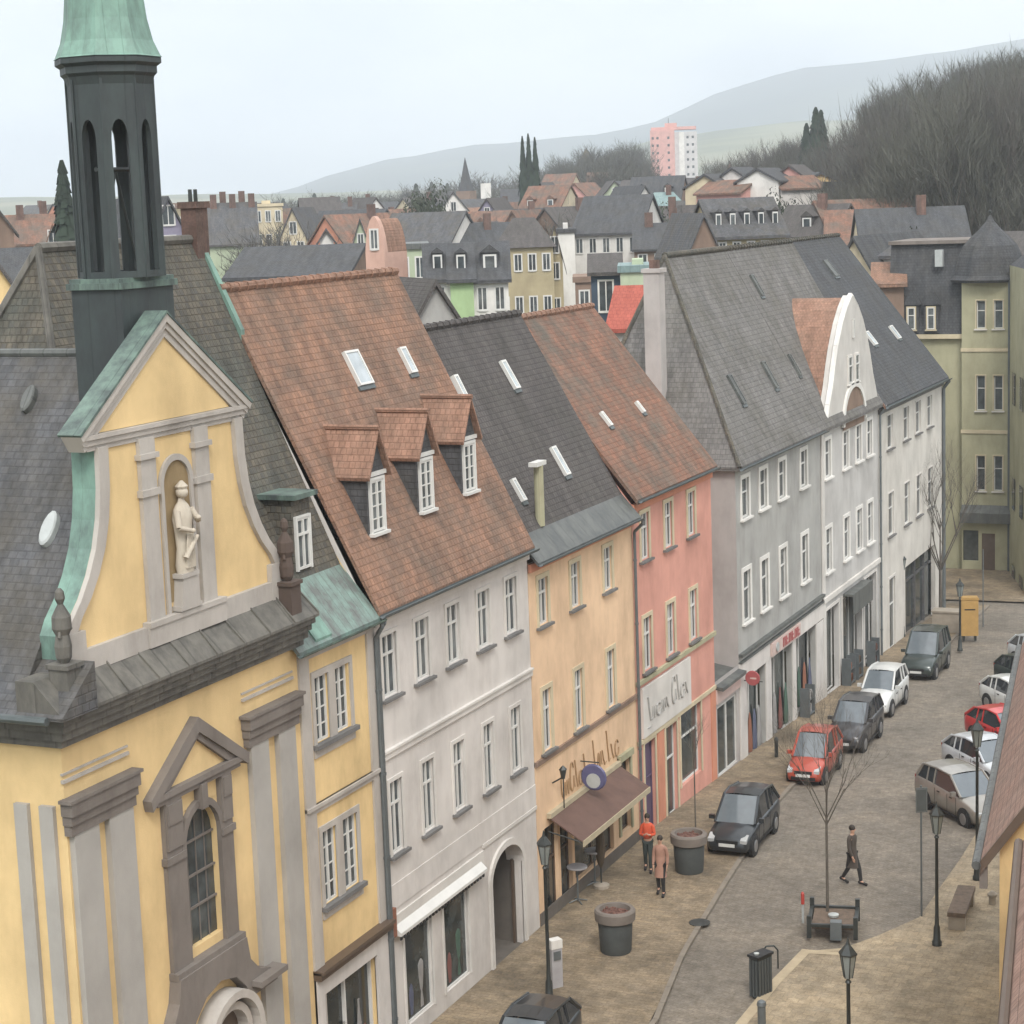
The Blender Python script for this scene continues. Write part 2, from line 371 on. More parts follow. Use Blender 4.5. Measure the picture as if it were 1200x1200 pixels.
def solid_wall(mb,x0,x1,z0,z1,holes,y=0,rev=.22):
    """front face (normal -y) with rectangular openings and their reveals"""
    hs=[h for h in holes]
    xs=sorted({x0,x1,*[v for h in hs for v in (h[0],h[1])]}); zs=sorted({z0,z1,*[v for h in hs for v in (h[2],h[3])]})
    xs=[v for v in xs if x0<=v<=x1]; zs=[v for v in zs if z0<=v<=z1]
    for a,b in zip(xs,xs[1:]):
        for c,d in zip(zs,zs[1:]):
            mx=(a+b)/2; mz=(c+d)/2
            if any(h[0]<mx<h[1] and h[2]<mz<h[3] for h in hs): continue
            mb.poly([(a,y,c),(b,y,c),(b,y,d),(a,y,d)])
    for a,b,c,d in hs:
        mb.poly([(a,y,c),(a,y,d),(a,y+rev,d),(a,y+rev,c)]); mb.poly([(b,y,c),(b,y+rev,c),(b,y+rev,d),(b,y,d)])
        mb.poly([(a,y,d),(b,y,d),(b,y+rev,d),(a,y+rev,d)]); mb.poly([(a,y,c),(a,y+rev,c),(b,y+rev,c),(b,y,c)])
    return mb
def arch_fill(mb,x0,x1,zs,zt,y,th,n=10):
    cx=(x0+x1)/2; r=(x1-x0)/2
    arc=[(cx-r*math.cos(PI*k/n),zs+ (zt-.02-zs)*math.sin(PI*k/n)) for k in range(n+1)]
    for k in range(n):
        a=arc[k]; b=arc[k+1]
        mb.prism([a,b,(b[0],zt),(a[0],zt)],'y',y,y+th)
    return mb
# --------- window prototypes -------------------------------------------------
def make_window(w,h,style,parent,frame='frame',surround='white',sill='greengrey',sw=.11,depth=.05,glass='glass',rows=None,sproud=.035,flat=False):
    """origin bottom centre of the opening in the wall plane; +y runs into the wall"""
    f=MB(); t=.055; y0=depth; y1=depth+.06; W=w/2
    f.box(-W,y0,0,-W+t,y1,h); f.box(W-t,y0,0,W,y1,h); f.box(-W+t,y0,0,W-t,y1,t); f.box(-W+t,y0,h-t,W-t,y1,h)
    if style in('cross','six'):
        f.box(-.028,y0-.012,t,.028,y1,h-t)
    if style=='cross': f.box(-W+t,y0-.015,h*.66,W-t,y1-.005,h*.66+.055)
    if style=='six':
        for k in (1,2,3):
            z=h*k/4; f.box(-W+t,y0+.01,z-.014,W-t,y1-.01,z+.014)
    if style=='sash': f.box(-W+t,y0-.012,h*.62,W-t,y1-.005,h*.62+.05)
    if style=='shop':
        k=max(1,round(w/1.3))
        for q in range(1,k): x=-W+w*q/k; f.box(x-.03,y0-.01,t,x+.03,y1,h-t)
    q=sproud
    def sur(s): s.box(-W-sw,-q,-.02,-W,.012,h+sw); s.box(W,-q,-.02,W+sw,.012,h+sw); s.box(-W,-q,h,W,.012,h+sw)
    pane=[(-W+t,depth+.035,t),(W-t,depth+.035,t),(W-t,depth+.035,h-t),(-W+t,depth+.035,h-t)]
    if flat:
        mats=[frame,glass]; f.cur=1; f.poly(pane)
        if surround: mats.append(surround); f.cur=len(mats)-1; sur(f)
        if sill: mats.append(sill); f.cur=len(mats)-1; f.box(-W-sw-.05,-.13,-.09,W+sw+.05,.03,-.02)
        return f.build('window',mats,parent)
    win=f.build('window',frame,parent)
    MB().poly(pane).build('pane',glass,win)
    if surround: s=MB(); sur(s); s.build('surround',surround,win)
    if sill: MB().box(-W-sw-.05,-.13,-.09,W+sw+.05,.03,-.02).build('sill',sill,win)
    return win
def row_windows(root,specs,w,z0,z1,**k):
    """specs: list of local x centres"""
    first=make_window(w,z1-z0,k.pop('style','cross'),root,**k); first.location=(specs[0],0,z0)
    for x in specs[1:]:
        c=copy_tree(first,root); c.location=(x,0,z0)
    return [(x-w/2,x+w/2,z0,z1) for x in specs]
def gable_body(root,L,D,z0,ez,ry,rz,holes,wall,side=None,name='wall',ends=True,y=0):
    mb=MB(); solid_wall(mb,0,L,z0,ez,holes,y)
    if ends:
        prof=[(y,z0),(D,z0),(D,ez),(ry,rz),(y,ez)]
        for x in (0,L):
            pts=[(x,p[0],p[1]) for p in prof]
            mb.poly(pts if x==L else pts[::-1])
        mb.poly([(0,D,z0),(0,D,ez),(L,D,ez),(L,D,z0)])
    return mb.build(name,wall,root)
def roof_slab(root,x0,x1,ov,ez,ry,rz,D,mat,name='roof',th=.16,backov=.3,ridge=None):
    k=(rz-ez)/(ry+ov); rb=rz-(D+backov-ry)*k if D-ry<ry*1.6 else ez
    mb=MB(); P=[(-ov,ez),(ry,rz),(D+backov,rb),(D+backov,rb-th),(ry,rz-th*1.4),(-ov,ez-th)]
    mb.prism(P[:2]+[(ry,rz-th*1.4),(-ov,ez-th)],'x',x0,x1)
    mb.prism([(ry,rz),(D+backov,rb),(D+backov,rb-th),(ry,rz-th*1.4)],'x',x0,x1)
    r=mb.build(name,mat,root)
    if ridge:
        n=max(2,int((x1-x0)/.38)); t=MB()
        for i in range(n):
            a=x0+(x1-x0)*i/n; b=x0+(x1-x0)*(i+1)/n
            t.tube((a,ry,rz),(b,ry,rz),.13,.10,7)
        t.build('ridge_tiles',ridge,r)
    return r
def gutter(root,x0,x1,y,z,r=.075,mat='gutter',pipe=None,pz=0):
    g=MB(); n=6
    for k in range(n):
        a=PI*k/n; b=PI*(k+1)/n
        A=(y-r*math.cos(a),z-r*math.sin(a)); B=(y-r*math.cos(b),z-r*math.sin(b))
        g.poly([(x0,A[0],A[1]),(x0,B[0],B[1]),(x1,B[0],B[1]),(x1,A[0],A[1])])
        g.poly([(x0,A[0]+.004,A[1]+.006),(x1,A[0]+.004,A[1]+.006),(x1,B[0]-.004,B[1]+.006),(x0,B[0]-.004,B[1]+.006)])
    o=g.build('gutter',mat,root)
    if pipe is not None:
        p=MB(); p.path([(pipe,y,z-r),(pipe,y,z-.18),(pipe,-.10,z-.45),(pipe,-.10,pz+.05)],.05,8)
        for zz in range(int(pz)+1,int(z),2): p.tube((pipe,-.10,zz),(pipe,-.10,zz+.06),.065,.065,8)
        p.build('downpipe','pipe',o)
    return o
def skylight(root,px,py,w,l,ov,ez,ry,rz,mat='frame',glass='skyglass'):
    """roof window lying on the front slope, found on the slope plane"""
    W=xf(root); k=(rz-ez)/(ry+ov)
    p0=W@Vector((0,-ov,ez)); nl=Vector((0,-k,1)).normalized(); n=(W.to_3x3()@nl)
    h=onplane(px,py,p0,n); loc=W.inverted()@h
    up=Vector((0,1,k)).normalized(); xx=Vector((1,0,0))
    R=Matrix((xx,up,nl)).transposed().to_4x4()
    f=MB(); t=.06
    f.box(-w/2,-l/2,-.05,-w/2+t,l/2,.10); f.box(w/2-t,-l/2,-.05,w/2,l/2,.10); f.box(-w/2+t,-l/2,-.05,w/2-t,-l/2+t,.10); f.box(-w/2+t,l/2-t,-.05,w/2-t,l/2,.10)
    o=f.build('skylight',mat,root); g=MB(); g.poly([(-w/2+t,-l/2+t,.075),(w/2-t,-l/2+t,.075),(w/2-t,l/2-t,.075),(-w/2+t,l/2-t,.075)]); g.build('pane',glass,o)
    s=MB(); s.box(-w/2-.05,-l/2-.12,-.02,w/2+.05,-l/2,.05); s.build('flashing','gutter',o)
    o.matrix_local=Matrix.Translation(loc)@R
    return o
def band(root,x0,x1,z0,z1,proud,mat,name='string_course'):
    return MB().box(x0,-proud,z0,x1,.02,z1).build(name,mat,root)
def script_strokes(mb,x0,x1,z0,z1,y,r,seed,n=9):
    """handwriting-like strokes"""
    rd=random.Random(seed); step=(x1-x0)/n; h=z1-z0
    for i in range(n):
        cx=x0+step*(i+.5); tall=rd.random()<.35 or i==0
        hh=h*(1 if tall else .5); kind=rd.randrange(3); pts=[]
        for k in range(13):
            t=k/12
            if kind==0: a=2*PI*t*.9+.6; pts.append((cx+step*.42*math.cos(a),y,z0+hh/2+hh/2*math.sin(a)))
            elif kind==1: pts.append((cx-step*.4+step*.8*t,y,z0+hh*abs(math.sin(PI*t*1.5))))
            else: pts.append((cx-step*.3+step*.5*t,y,z0+hh*(1-t)+.03*math.sin(9*t)))
        mb.path(pts,r,5)
        if i<n-1: mb.tube(pts[-1],(cx+step*.6,y,z0+h*.08),r*.7,r*.7,4)
    return mb
XF=-21.2
def house(name,label,Y0,cat='house'):
    r=empty(name,(XF,Y0,0),PI/2); tag(r,label,cat); return r
# ================================================================== CHURCH
def church():
    Y0=27.3; R=house('church','yellow baroque church front with statue niche and green copper bell turret',Y0,'church'); q=lambda Y:Y-Y0
    L=q(35.5)
    # walls
    mb=MB(); solid_wall(mb,0,L,-.3,11.2,[(q(30.8),q(32.05),5.75,8.55)],0,.16)
    arch_fill(mb,q(30.8),q(32.05),7.85,8.56,0,.16)
    mb.poly([(0,0,-.3),(0,0,11.2),(0,14,11.2),(0,14,-.3)]); mb.poly([(L,0,-.3),(L,14,-.3),(L,14,11.2),(L,0,11.2)]); mb.poly([(0,14,-.3),(0,14,11.2),(L,14,11.2),(L,14,-.3)])
    mb.build('wall','church',R)
    # pilasters
    for a,b in ((27.36,28.09),(28.41,29.16),(33.32,34.0),(34.42,35.1)):
        MB().box(q(a),-.12,-.3,q(b),.02,9.22).box(q(a)-.05,-.17,-.3,q(b)+.05,.02,.9).build('pilaster','pilaster',R)
    for a,b in ((.20,.50),(.76,1.05),(4.2,4.5),(4.8,5.1)):
        MB().box(-.10,a,-.3,.02,b,9.75).build('pilaster','pilaster',R)
    for a,b in ((27.16,29.34),(33.12,35.36)):
        c=MB(); 
        for k,(z,zt,o) in enumerate(((9.22,9.42,.14),(9.42,9.60,.18),(9.60,9.84,.23))): c.box(q(a)+.10-.03*k,-o,z,q(b)-.10+.03*k,.02,zt)
        c.box(q(a)-.02,-.26,9.84,q(b)+.02,.02,9.90)
        c.build('pilaster_capital','stone',R)
        MB().box(q(a)+.1,-.05,10.18,q(b)-.1,.02,10.24).box(q(a)+.1,-.03,10.32,q(b)-.1,.02,10.36).build('string_course','lilac',R)
    # side window sliver on the south wall
    MB().box(-.06,2.15,2,.03,3.0,7.3).build('side_window_frame','stone',R)
    MB().box(-.08,2.25,2.1,-.05,2.9,7.2).build('side_window_pane','glass',R)
    # main cornice round the corner
    co=MB()
    for z,zt,o in ((10.86,11.02,.14),(11.02,11.2,.26),(11.2,11.36,.36),(11.36,11.5,.46)):
        co.box(-o,-o,z,L+.1,.1,zt); co.box(-o,.1,z,.1,14,zt)
    co.build('cornice','cornice',R)
    sk=MB(); n=9; x0=-.6; x1=L+.12
    for i in range(n):
        a=x0+(x1-x0)*i/n; b=x0+(x1-x0)*(i+1)/n
        dz=.05*math.sin(i*2.1)
        sk.prism([(-.54,11.5),(-.54,11.56),(.02,12.15+dz),(.4,12.15+dz),(.4,11.5)],'x',a,b-.03)
        sk.prism([(-.55,11.51),(-.55,11.60),(.02,12.20+dz),(.03,11.6)],'x',b-.03,b)
    sk.build('cornice_roof','cornice',R)
    sd=MB(); sd.prism([(-.66,11.5),(-.66,11.56),(.35,12.35),(.35,11.5)],'y',-.6,14); sd.build('side_cornice_roof','slate',R)
    g=MB(); g.tube((-.70,-.3,11.5),(-.70,14,11.5),.08,.08,8); g.build('gutter','gutter',R)
    # curved gable
    C=31.3
    left=[(27.62,12.05),(27.62,12.75),(27.78,13.0),(28.1,13.32),(28.38,13.7),(28.62,14.15),(28.78,14.65),(28.87,15.2),(28.9,15.95)]
    def mir(pts): return [(2*C-a,b) for a,b in pts[::-1]]
    outl=[(q(a),b) for a,b in left+mir(left)]
    MB().prism(outl,'y',.0,.02).build('gable_wall','church',R)
    # copper covered flanks behind the gable
    fl=MB(); inn=[(q(a)+.0,b-.0) for a,b in left]; 
    for a,b in zip(inn,inn[1:]):
        fl.poly([(a[0],.02,a[1]),(a[0],.52,a[1]),(b[0],.52,b[1]),(b[0],.02,b[1])])
    inr=[(q(2*C-a),b) for a,b in left]
    for a,b in zip(inr,inr[1:]):
        fl.poly([(a[0],.02,a[1]),(b[0],.02,b[1]),(b[0],.52,b[1]),(a[0],.52,a[1])])
    fl.poly([(p[0],.52,p[1]) for p in inn+inr[::-1]])
    fl.build('gable_flank','coppergreen',R)
    # pale edging following the curve
    def strip(pts,w,y0,y1,mb):
        for i,(a,b) in enumerate(zip(pts,pts[1:])):
            va=Vector((b[0]-a[0],b[1]-a[1])); 
            na=w
            mb.prism([a,b,(b[0]+na,b[1]),(a[0]+na,a[1])],'y',y0,y1)
    ed=MB(); strip([(q(a)-.03,b) for a,b in left[1:]],.30,-.10,-.002,ed); strip([(q(2*C-a)+.03-.30,b) for a,b in left[1:]],.30,-.10,-.002,ed)
    ed.box(q(27.58),-.12,12.0,q(28.1),-.002,12.78); ed.box(q(34.5),-.12,12.0,q(35.02),-.002,12.78)
    ed.box(q(28.1),-.11,12.0,q(34.5),-.002,12.42)
    ed.box(q(30.0),-.16,12.02,q(32.65),-.112,12.40); ed.box(q(30.0),-.19,12.40,q(32.65),-.002,12.50)
    ed.build('gable_trim','lilac',R)
    # flanking pilasters and niche
    for a,b in ((30.15,30.64),(31.98,32.46)):
        MB().box(q(a),-.09,12.50,q(b),-.002,15.95).box(q(a)-.05,-.13,14.85,q(b)+.05,-.002,14.98).box(q(a)-.06,-.14,15.55,q(b)+.06,-.002,15.65).build('gable_pilaster','lilac',R)
    MB().box(q(30.9)-.10,-.06,12.5,q(30.9),-.002,14.95).box(q(31.8),-.06,12.5,q(31.8)+.10,-.002,14.95).build('niche_surround','lilac',R)
    nb=MB(); nn=14
    a0,a1=q(30.9),q(31.8); cx=(a0+a1)/2; r=(a1-a0)/2
    for k in range(nn):
        t0=PI*k/nn; t1=PI*(k+1)/nn; P=lambda t,rr:(cx-rr*math.cos(t),14.95+rr*math.sin(t)*1.0)
        nb.prism([P(t0,r),P(t1,r),P(t1,r+.12),P(t0,r+.12)],'y',-.06,-.004)
    nb.build('niche_arch','lilac',R)
    nf=MB(); nf.prism([(a0,12.7)]+[(cx-r*math.cos(PI*k/12),14.95+r*math.sin(PI*k/12)) for k in range(13)]+[(a1,12.7)],'y',-.012,-.003); nf.build('niche','niche',R)
    # pediment
    pe=MB(); pe.box(q(28.6),-.04,15.90,q(33.85),.28,16.00).box(q(28.48),-.08,16.00,q(33.95),.27,16.11).box(q(28.40),-.12,16.11,q(34.0),.26,16.19)
    pe.build('pediment_base','lilac',R)
    MB().prism([(q(29.0),16.2),(q(33.4),16.2),(q(31.22),17.85)],'y',-.02,.3).build('pediment_field','church',R)
    rk=MB(); A=(q(28.32),16.2); T=(q(31.22),18.2); B=(q(34.06),16.2)
    for (P,Q) in ((A,T),(T,B)):
        d=Vector((Q[0]-P[0],Q[1]-P[1])).normalized(); nn_=Vector((-d.y,d.x))
        if nn_.y>0: nn_=-nn_
        for off,th,pr in ((0,.13,.14),(.13,.10,.10),(.23,.13,.06)):
            a=(P[0]+nn_.x*off,P[1]+nn_.y*off); b=(Q[0]+nn_.x*off,Q[1]+nn_.y*off)
            if Q==T: b=(Q[0], Q[1]-off/abs(nn_.y)); 
            else: a=(P[0],P[1]-off/abs(nn_.y))
            c=(b[0]+nn_.x*th,b[1]+nn_.y*th); e=(a[0]+nn_.x*th,a[1]+nn_.y*th)
            if Q==T: c=(Q[0],Q[1]-(off+th)/abs(nn_.y))
            else: e=(P[0],P[1]-(off+th)/abs(nn_.y))
            rk.prism([a,b,c,e],'y',-pr,.29)
    rk.build('pediment_rake','lilac',R)
    cp=MB(); cp.prism([A,T,(T[0],T[1]+.05),(A[0]-.04,A[1]+.04)],'y',-.16,.34); cp.prism([T,B,(B[0]+.04,B[1]+.04),(T[0],T[1]+.05)],'y',-.16,.34)
    cp.prism([(q(28.6),15.9),(q(33.9),15.9),(q(33.9),16.2),(q(31.22),18.1),(q(28.6),16.2)],'y',.3,.33)
    cp.build('pediment_roof','copper',R)
    # nave roof behind, ridge running away from the street
    nv=MB(); rz=17.45
    nv.prism([(-.35,11.75),(4.0,rz),(8.35,11.75),(8.2,11.6),(4.0,rz-.2),(-.2,11.6)],'y',.50,14)
    nr=nv.build('nave_roof','slate',R)
    MB().tube((4.0,.6,rz),(4.0,14,rz),.09,.09,8).build('ridge_cap','lead',nr)
    # skylights on the south slope of the nave: round-cornered pale hatch
    W=xf(R); kk=(rz-11.75)/4.35
    for (px,py,w,l,mt) in ((60,622,.15,.72,'signwhite'),(36,470,.13,.6,'lead')):
        nl=Vector((-kk,0,1)).normalized(); h=onplane(px,py,W@Vector((-.35,0,11.75)),W.to_3x3()@nl); loc=W.inverted()@h
        up=Vector((1,0,kk)).normalized(); side=up.cross(nl); 
        f=MB(); f.lathe([(.5,-.04),(.5,.12),(.42,.15)],n=14,sx=w*2,sy=l)
        o=f.build('roof_hatch',mt,nr); o.parent=R; o.matrix_local=Matrix.Translation(loc)@Matrix((side,up,nl)).transposed().to_4x4()
    # church back roof, higher, ridge parallel to the street with a hipped south end
    br=MB(); ex,ez=.75,12.0; ry,rz2=4.1,19.45; Yl=q(33.06); Yr=q(35.6); YL0=q(29.4)
    br.poly([(YL0,ex,ez),(Yr,ex,ez),(Yr,ry,rz2),(Yl,ry,rz2)])
    br.poly([(YL0,ex,ez),(Yl,ry,rz2),(YL0,2*ry-ex,ez)])
    br.poly([(Yr,ry,rz2),(Yr,2*ry-ex,ez),(YL0,2*ry-ex,ez),(Yl,ry,rz2)])
    bo=br.build('back_roof','mosstile',R)
    MB().tube((Yl,ry,rz2),(Yr,ry,rz2),.11,.11,7).tube((Yl,ry,rz2),(YL0,2*ry-ex,ez),.1,.1,6).tube((Yl,ry,rz2),(YL0,ex,ez),.08,.08,6).build('ridge_tiles','cornice',bo)
    # arched window with stone aedicule
    x0,x1=q(30.8),q(32.05)
    st=MB()
    for a,b in ((30.15,30.72),(32.12,32.5)):
        st.box(q(a),-.10,5.55,q(b),.0,8.95); st.box(q(a)-.05,-.14,7.72,q(b)+.05,.0,7.86); st.box(q(a)+.02,-.14,8.0,q(b)-.02,.0,8.95)
        st.box(q(a)+.05,-.17,8.5,q(b)-.05,.0,8.9)
    st.box(q(30.72),-.10,5.55,q(30.8),-.0,8.0); st.box(q(32.05),-.10,5.55,q(32.12),-.0,8.0)
    arch=[]; cx=(x0+x1)/2; r=(x1-x0)/2
    for k in range(12):
        t0=PI*k/12; t1=PI*(k+1)/12; P=lambda t,rr:(cx-rr*math.cos(t),7.85+rr*math.sin(t)*1.12)
        st.prism([P(t0,r),P(t1,r),P(t1,r+.13),P(t0,r+.13)],'y',-.11,-.004)
    st.box(cx-.1,-.2,8.5,cx+.1,-.002,9.0)
    st.box(q(30.1),-.22,5.42,q(32.55),-.0,5.56)
    # broken lower apron sweeping out to a curved door hood
    ap=[(30.12,5.45),(30.02,5.0),(29.75,4.55),(29.2,4.18),(29.2,4.0),(30.3,4.0),(30.55,4.45),(30.95,4.78),(31.5,4.92),(32.05,4.78),(32.4,4.45),(32.55,4.15),(33.6,4.15),(33.6,4.42),(32.95,4.62),(32.62,4.95),(32.52,5.45)]
    st.prism([(q(a),b) for a,b in ap],'y',-.26,0)
    st.box(q(32.6),-.5,4.36,q(33.65),0,4.48); st.box(q(29.15),-.5,4.1,q(30.3),0,4.24)
    st.build('window_aedicule','stone',R)
    pd=MB(); 
    A=(q(29.62),9.16); T=(q(31.36),10.36); B=(q(33.12),9.16)
    for P,Qq in ((A,T),(B,T)):
        s=1 if P is A else -1
        pd.prism([P,Qq,(Qq[0],Qq[1]-.30),(P[0]+s*.05,P[1]-.22)],'y',-.20,0)
        pd.prism([(P[0]+s*.2,P[1]-.12),(Qq[0],Qq[1]-.30),(Qq[0],Qq[1]-.44),(P[0]+s*.5,P[1]-.12)],'y',-.14,0)
    pd.box(q(29.9),-.14,8.95,q(32.85),0,9.06); pd.box(q(29.8),-.19,9.06,q(32.95),0,9.18)
    pd.build('window_pediment','stone',R)
    MB().prism([(q(30.2),9.18),(q(32.5),9.18),(q(31.36),10.0)],'y',-.05,-.001).build('window_pediment_field','church',R)
    # leaded glazing
    gl=MB(); gl.box(x0,.13,5.75,x1,.17,8.6); gp=gl.build('church_window_glazing','glass',R)
    gb=MB()
    for z in (6.5,7.15,7.85): gb.box(x0,.08,z-.02,x1,.128,z+.02)
    for i in (1,2,3): x=x0+(x1-x0)*i/4; gb.box(x-.008,.1,5.75,x+.008,.126,8.5)
    gb.build('glazing_bars','stone',gp)
    # portal
    po=MB(); cx=q(31.75); r=.62
    for k in range(14):
        t0=PI*k/14; t1=PI*(k+1)/14; P=lambda t,rr:(cx-rr*math.cos(t),3.55+rr*math.sin(t))
        po.prism([P(t0,r),P(t1,r),P(t1,r+.16),P(t0,r+.16)],'y',-.28,-.002)
        po.prism([P(t0,r+.25),P(t1,r+.25),P(t1,r+.42),P(t0,r+.42)],'y',-.42,-.002)
    for s in (-1,1): po.box(cx+s*(r+.08)-.10,-.28,-.3,cx+s*(r+.08)+.10,-.002,3.55); po.box(cx+s*(r+.34)-.10,-.42,-.3,cx+s*(r+.34)+.10,-.002,3.55)
    po.build('portal','lilac',R)
    MB().prism([(cx-r,0)]+[(cx-r*math.cos(PI*k/12),3.55+r*math.sin(PI*k/12)) for k in range(13)]+[(cx+r,0)],'y',-.02,-.003).build('portal_door','brownframe',R)
    # pinnacles at both gable feet
    for cxx,seed in ((.0,1),(7.62,2)):
        p=MB(); kf=.72; p.box(cxx-.20,-.42,11.62,cxx+.20,-.02,12.35); p.box(cxx-.24,-.46,12.3,cxx+.24,.02,12.38)
        p.lathe([(.12*kf,0),(.20*kf,.10),(.22*kf,.3),(.17*kf,.5),(.25*kf,.62),(.24*kf,.82),(.12*kf,.98),(.07*kf,1.04),(.13*kf,1.14),(.11*kf,1.26),(.03,1.32)],cxx,-.22,12.38,10)
        p.tube((cxx-.05,-.22,13.1),(cxx-.17,-.28,12.85),.035,.03,6).tube((cxx+.05,-.22,13.1),(cxx+.16,-.30,12.95),.035,.03,6)
        p.build('pinnacle','rustpin' if seed==2 else 'cornice',R)
    # ---------------- turret
    T=empty('bell_turret_root',(0,0,0)); bpy.data.objects.remove(T)
    tx,ty=4.2,1.0     # local centre
    b=MB(); b.box(tx-.86,ty-.56,15.5,tx+.86,ty+.56,18.68); tb=b.build('turret_base','copperdark',R)
    MB().box(tx-.93,ty-.63,18.68,tx+.93,ty+.63,18.80).box(tx-.88,ty-.58,18.80,tx+.88,ty+.58,18.88).build('ledge','copper',tb)
    sh=MB(); rr=.82; zb,zt=18.88,22.55
    for k in range(8):
        a0=PI/8+k*PI/4; a1=a0+PI/4
        p0=Vector((tx+rr*math.cos(a0),ty+rr*math.sin(a0),0)); p1=Vector((tx+rr*math.cos(a1),ty+rr*math.sin(a1),0))
        e=(p1-p0); wlen=e.length; e.normalize(); nn_=Vector((e.y,-e.x,0))
        ow=.155; c=wlen/2
        def Q(u,z,d): v=p0+e*u-nn_*d; return (v.x,v.y,z)
        def slab(poly2,d0=0,d1=.10):
            i=len(sh.v); m=len(poly2); sh.v+=[Q(u,z,d0) for u,z in poly2]+[Q(u,z,d1) for u,z in poly2]
            sh.f.append(tuple(i+j for j in range(m))); sh.f.append(tuple(i+m+j for j in range(m-1,-1,-1))); sh.mi+=[0,0]
            for j in range(m):
                j2=(j+1)%m; sh.f.append((i+j,i+m+j,i+m+j2,i+j2)); sh.mi.append(0)
        z0,zs=19.0,21.45
        slab([(0,zb),(c-ow,zb),(c-ow,zt),(0,zt)]); slab([(c+ow,zb),(wlen,zb),(wlen,zt),(c+ow,zt)]); slab([(c-ow,zb),(c+ow,zb),(c+ow,z0),(c-ow,z0)])
        m=8; arc=[(c-ow*math.cos(PI*j/m),zs+.36*math.sin(PI*j/m)) for j in range(m+1)]
        for j in range(m): slab([arc[j],arc[j+1],(arc[j+1][0],zt),(arc[j][0],zt)])
        slab([(0,zb),(.05,zb),(.05,zt),(0,zt)],-.03,.0)
    shaft=sh.build('turret_lantern','copperdark',R)
    # bell frame inside
    bf=MB(); bf.tube((tx-.6,ty,20.9),(tx+.6,ty,20.9),.05,.05,6).tube((tx-.55,ty,19.0),(tx,ty,20.9),.03,.03,6).tube((tx+.55,ty,19.0),(tx,ty,20.9),.03,.03,6)
    bf.build('bell_frame','metal',shaft)
    MB().lathe([(.82,22.45),(.86,22.6),(.92,22.66),(.92,22.78),(1.01,22.84),(1.01,22.94),(.96,22.95)],tx,ty,0,8,a0=PI/8).build('turret_cornice','copperdark',R)
    rf=MB().lathe([(1.03,22.95),(1.0,22.98),(.88,23.25),(.79,23.65),(.74,24.1),(.80,24.5),(.86,24.9),(.80,25.3),(.55,25.7),(.25,26.0),(.12,26.5),(.03,27.3)],tx,ty,0,8,a0=PI/8).build('turret_roof','coppergreen',R)
    MB().ball((tx,ty,27.35),.13,8).tube((tx,ty,27.4),(tx,ty,28.2),.02,.02,5).box(tx-.2,ty-.02,27.85,tx+.2,ty+.02,27.9).build('finial','lettergold',rf)
    # statue, a thing of its own standing in the niche
    P=Vector((XF+.22,31.35,12.52)); s=empty('statue',P,PI/2); tag(s,'pale weathered stone statue of a robed saint standing in the niche of the yellow gable','statue')
    MB().box(-.26,.0,0,.26,.2,.08).prism([(-.22,.08),(.22,.08),(.17,.58),(-.17,.58)],'y',.0,.2).box(-.21,-.02,.58,.21,.2,.66).build('pedestal','lilac',s)
    f=MB(); f.lathe([(.17,.66),(.19,.8),(.15,1.1),(.17,1.4),(.20,1.62),(.17,1.78),(.13,1.86),(.07,1.93),(.055,1.99)],0,.08,0,14,1,.62)
    f.ball((0,.06,2.09),.095,10,1,1,1.15)
    f.tube((-.17,.05,1.78),(-.24,-.03,1.5),.055,.05,8).tube((-.24,-.03,1.5),(-.05,-.12,1.42),.05,.04,8).ball((-.04,-.13,1.42),.045,6)
    f.tube((.17,.05,1.78),(.25,-.02,1.55),.055,.05,8).tube((.25,-.02,1.55),(.12,-.12,1.62),.05,.04,8).ball((.11,-.13,1.63),.045,6)
    for k in range(5): a=-.7+k*.35; f.tube((.14*math.sin(a),-.02,.75),(.10*math.sin(a),-.05,1.35),.03,.015,5)
    f.tube((-.16,-.06,.95),(.14,-.08,1.3),.05,.03,6)
    f.build('figure','statue',s,smooth=60); s.scale=(1.38,1.25,1.08)
    MB().lathe([(.085,2.16),(.10,2.20),(.06,2.25),(.02,2.30)],0,.06,0,8).build('crown','statue',s)
church()
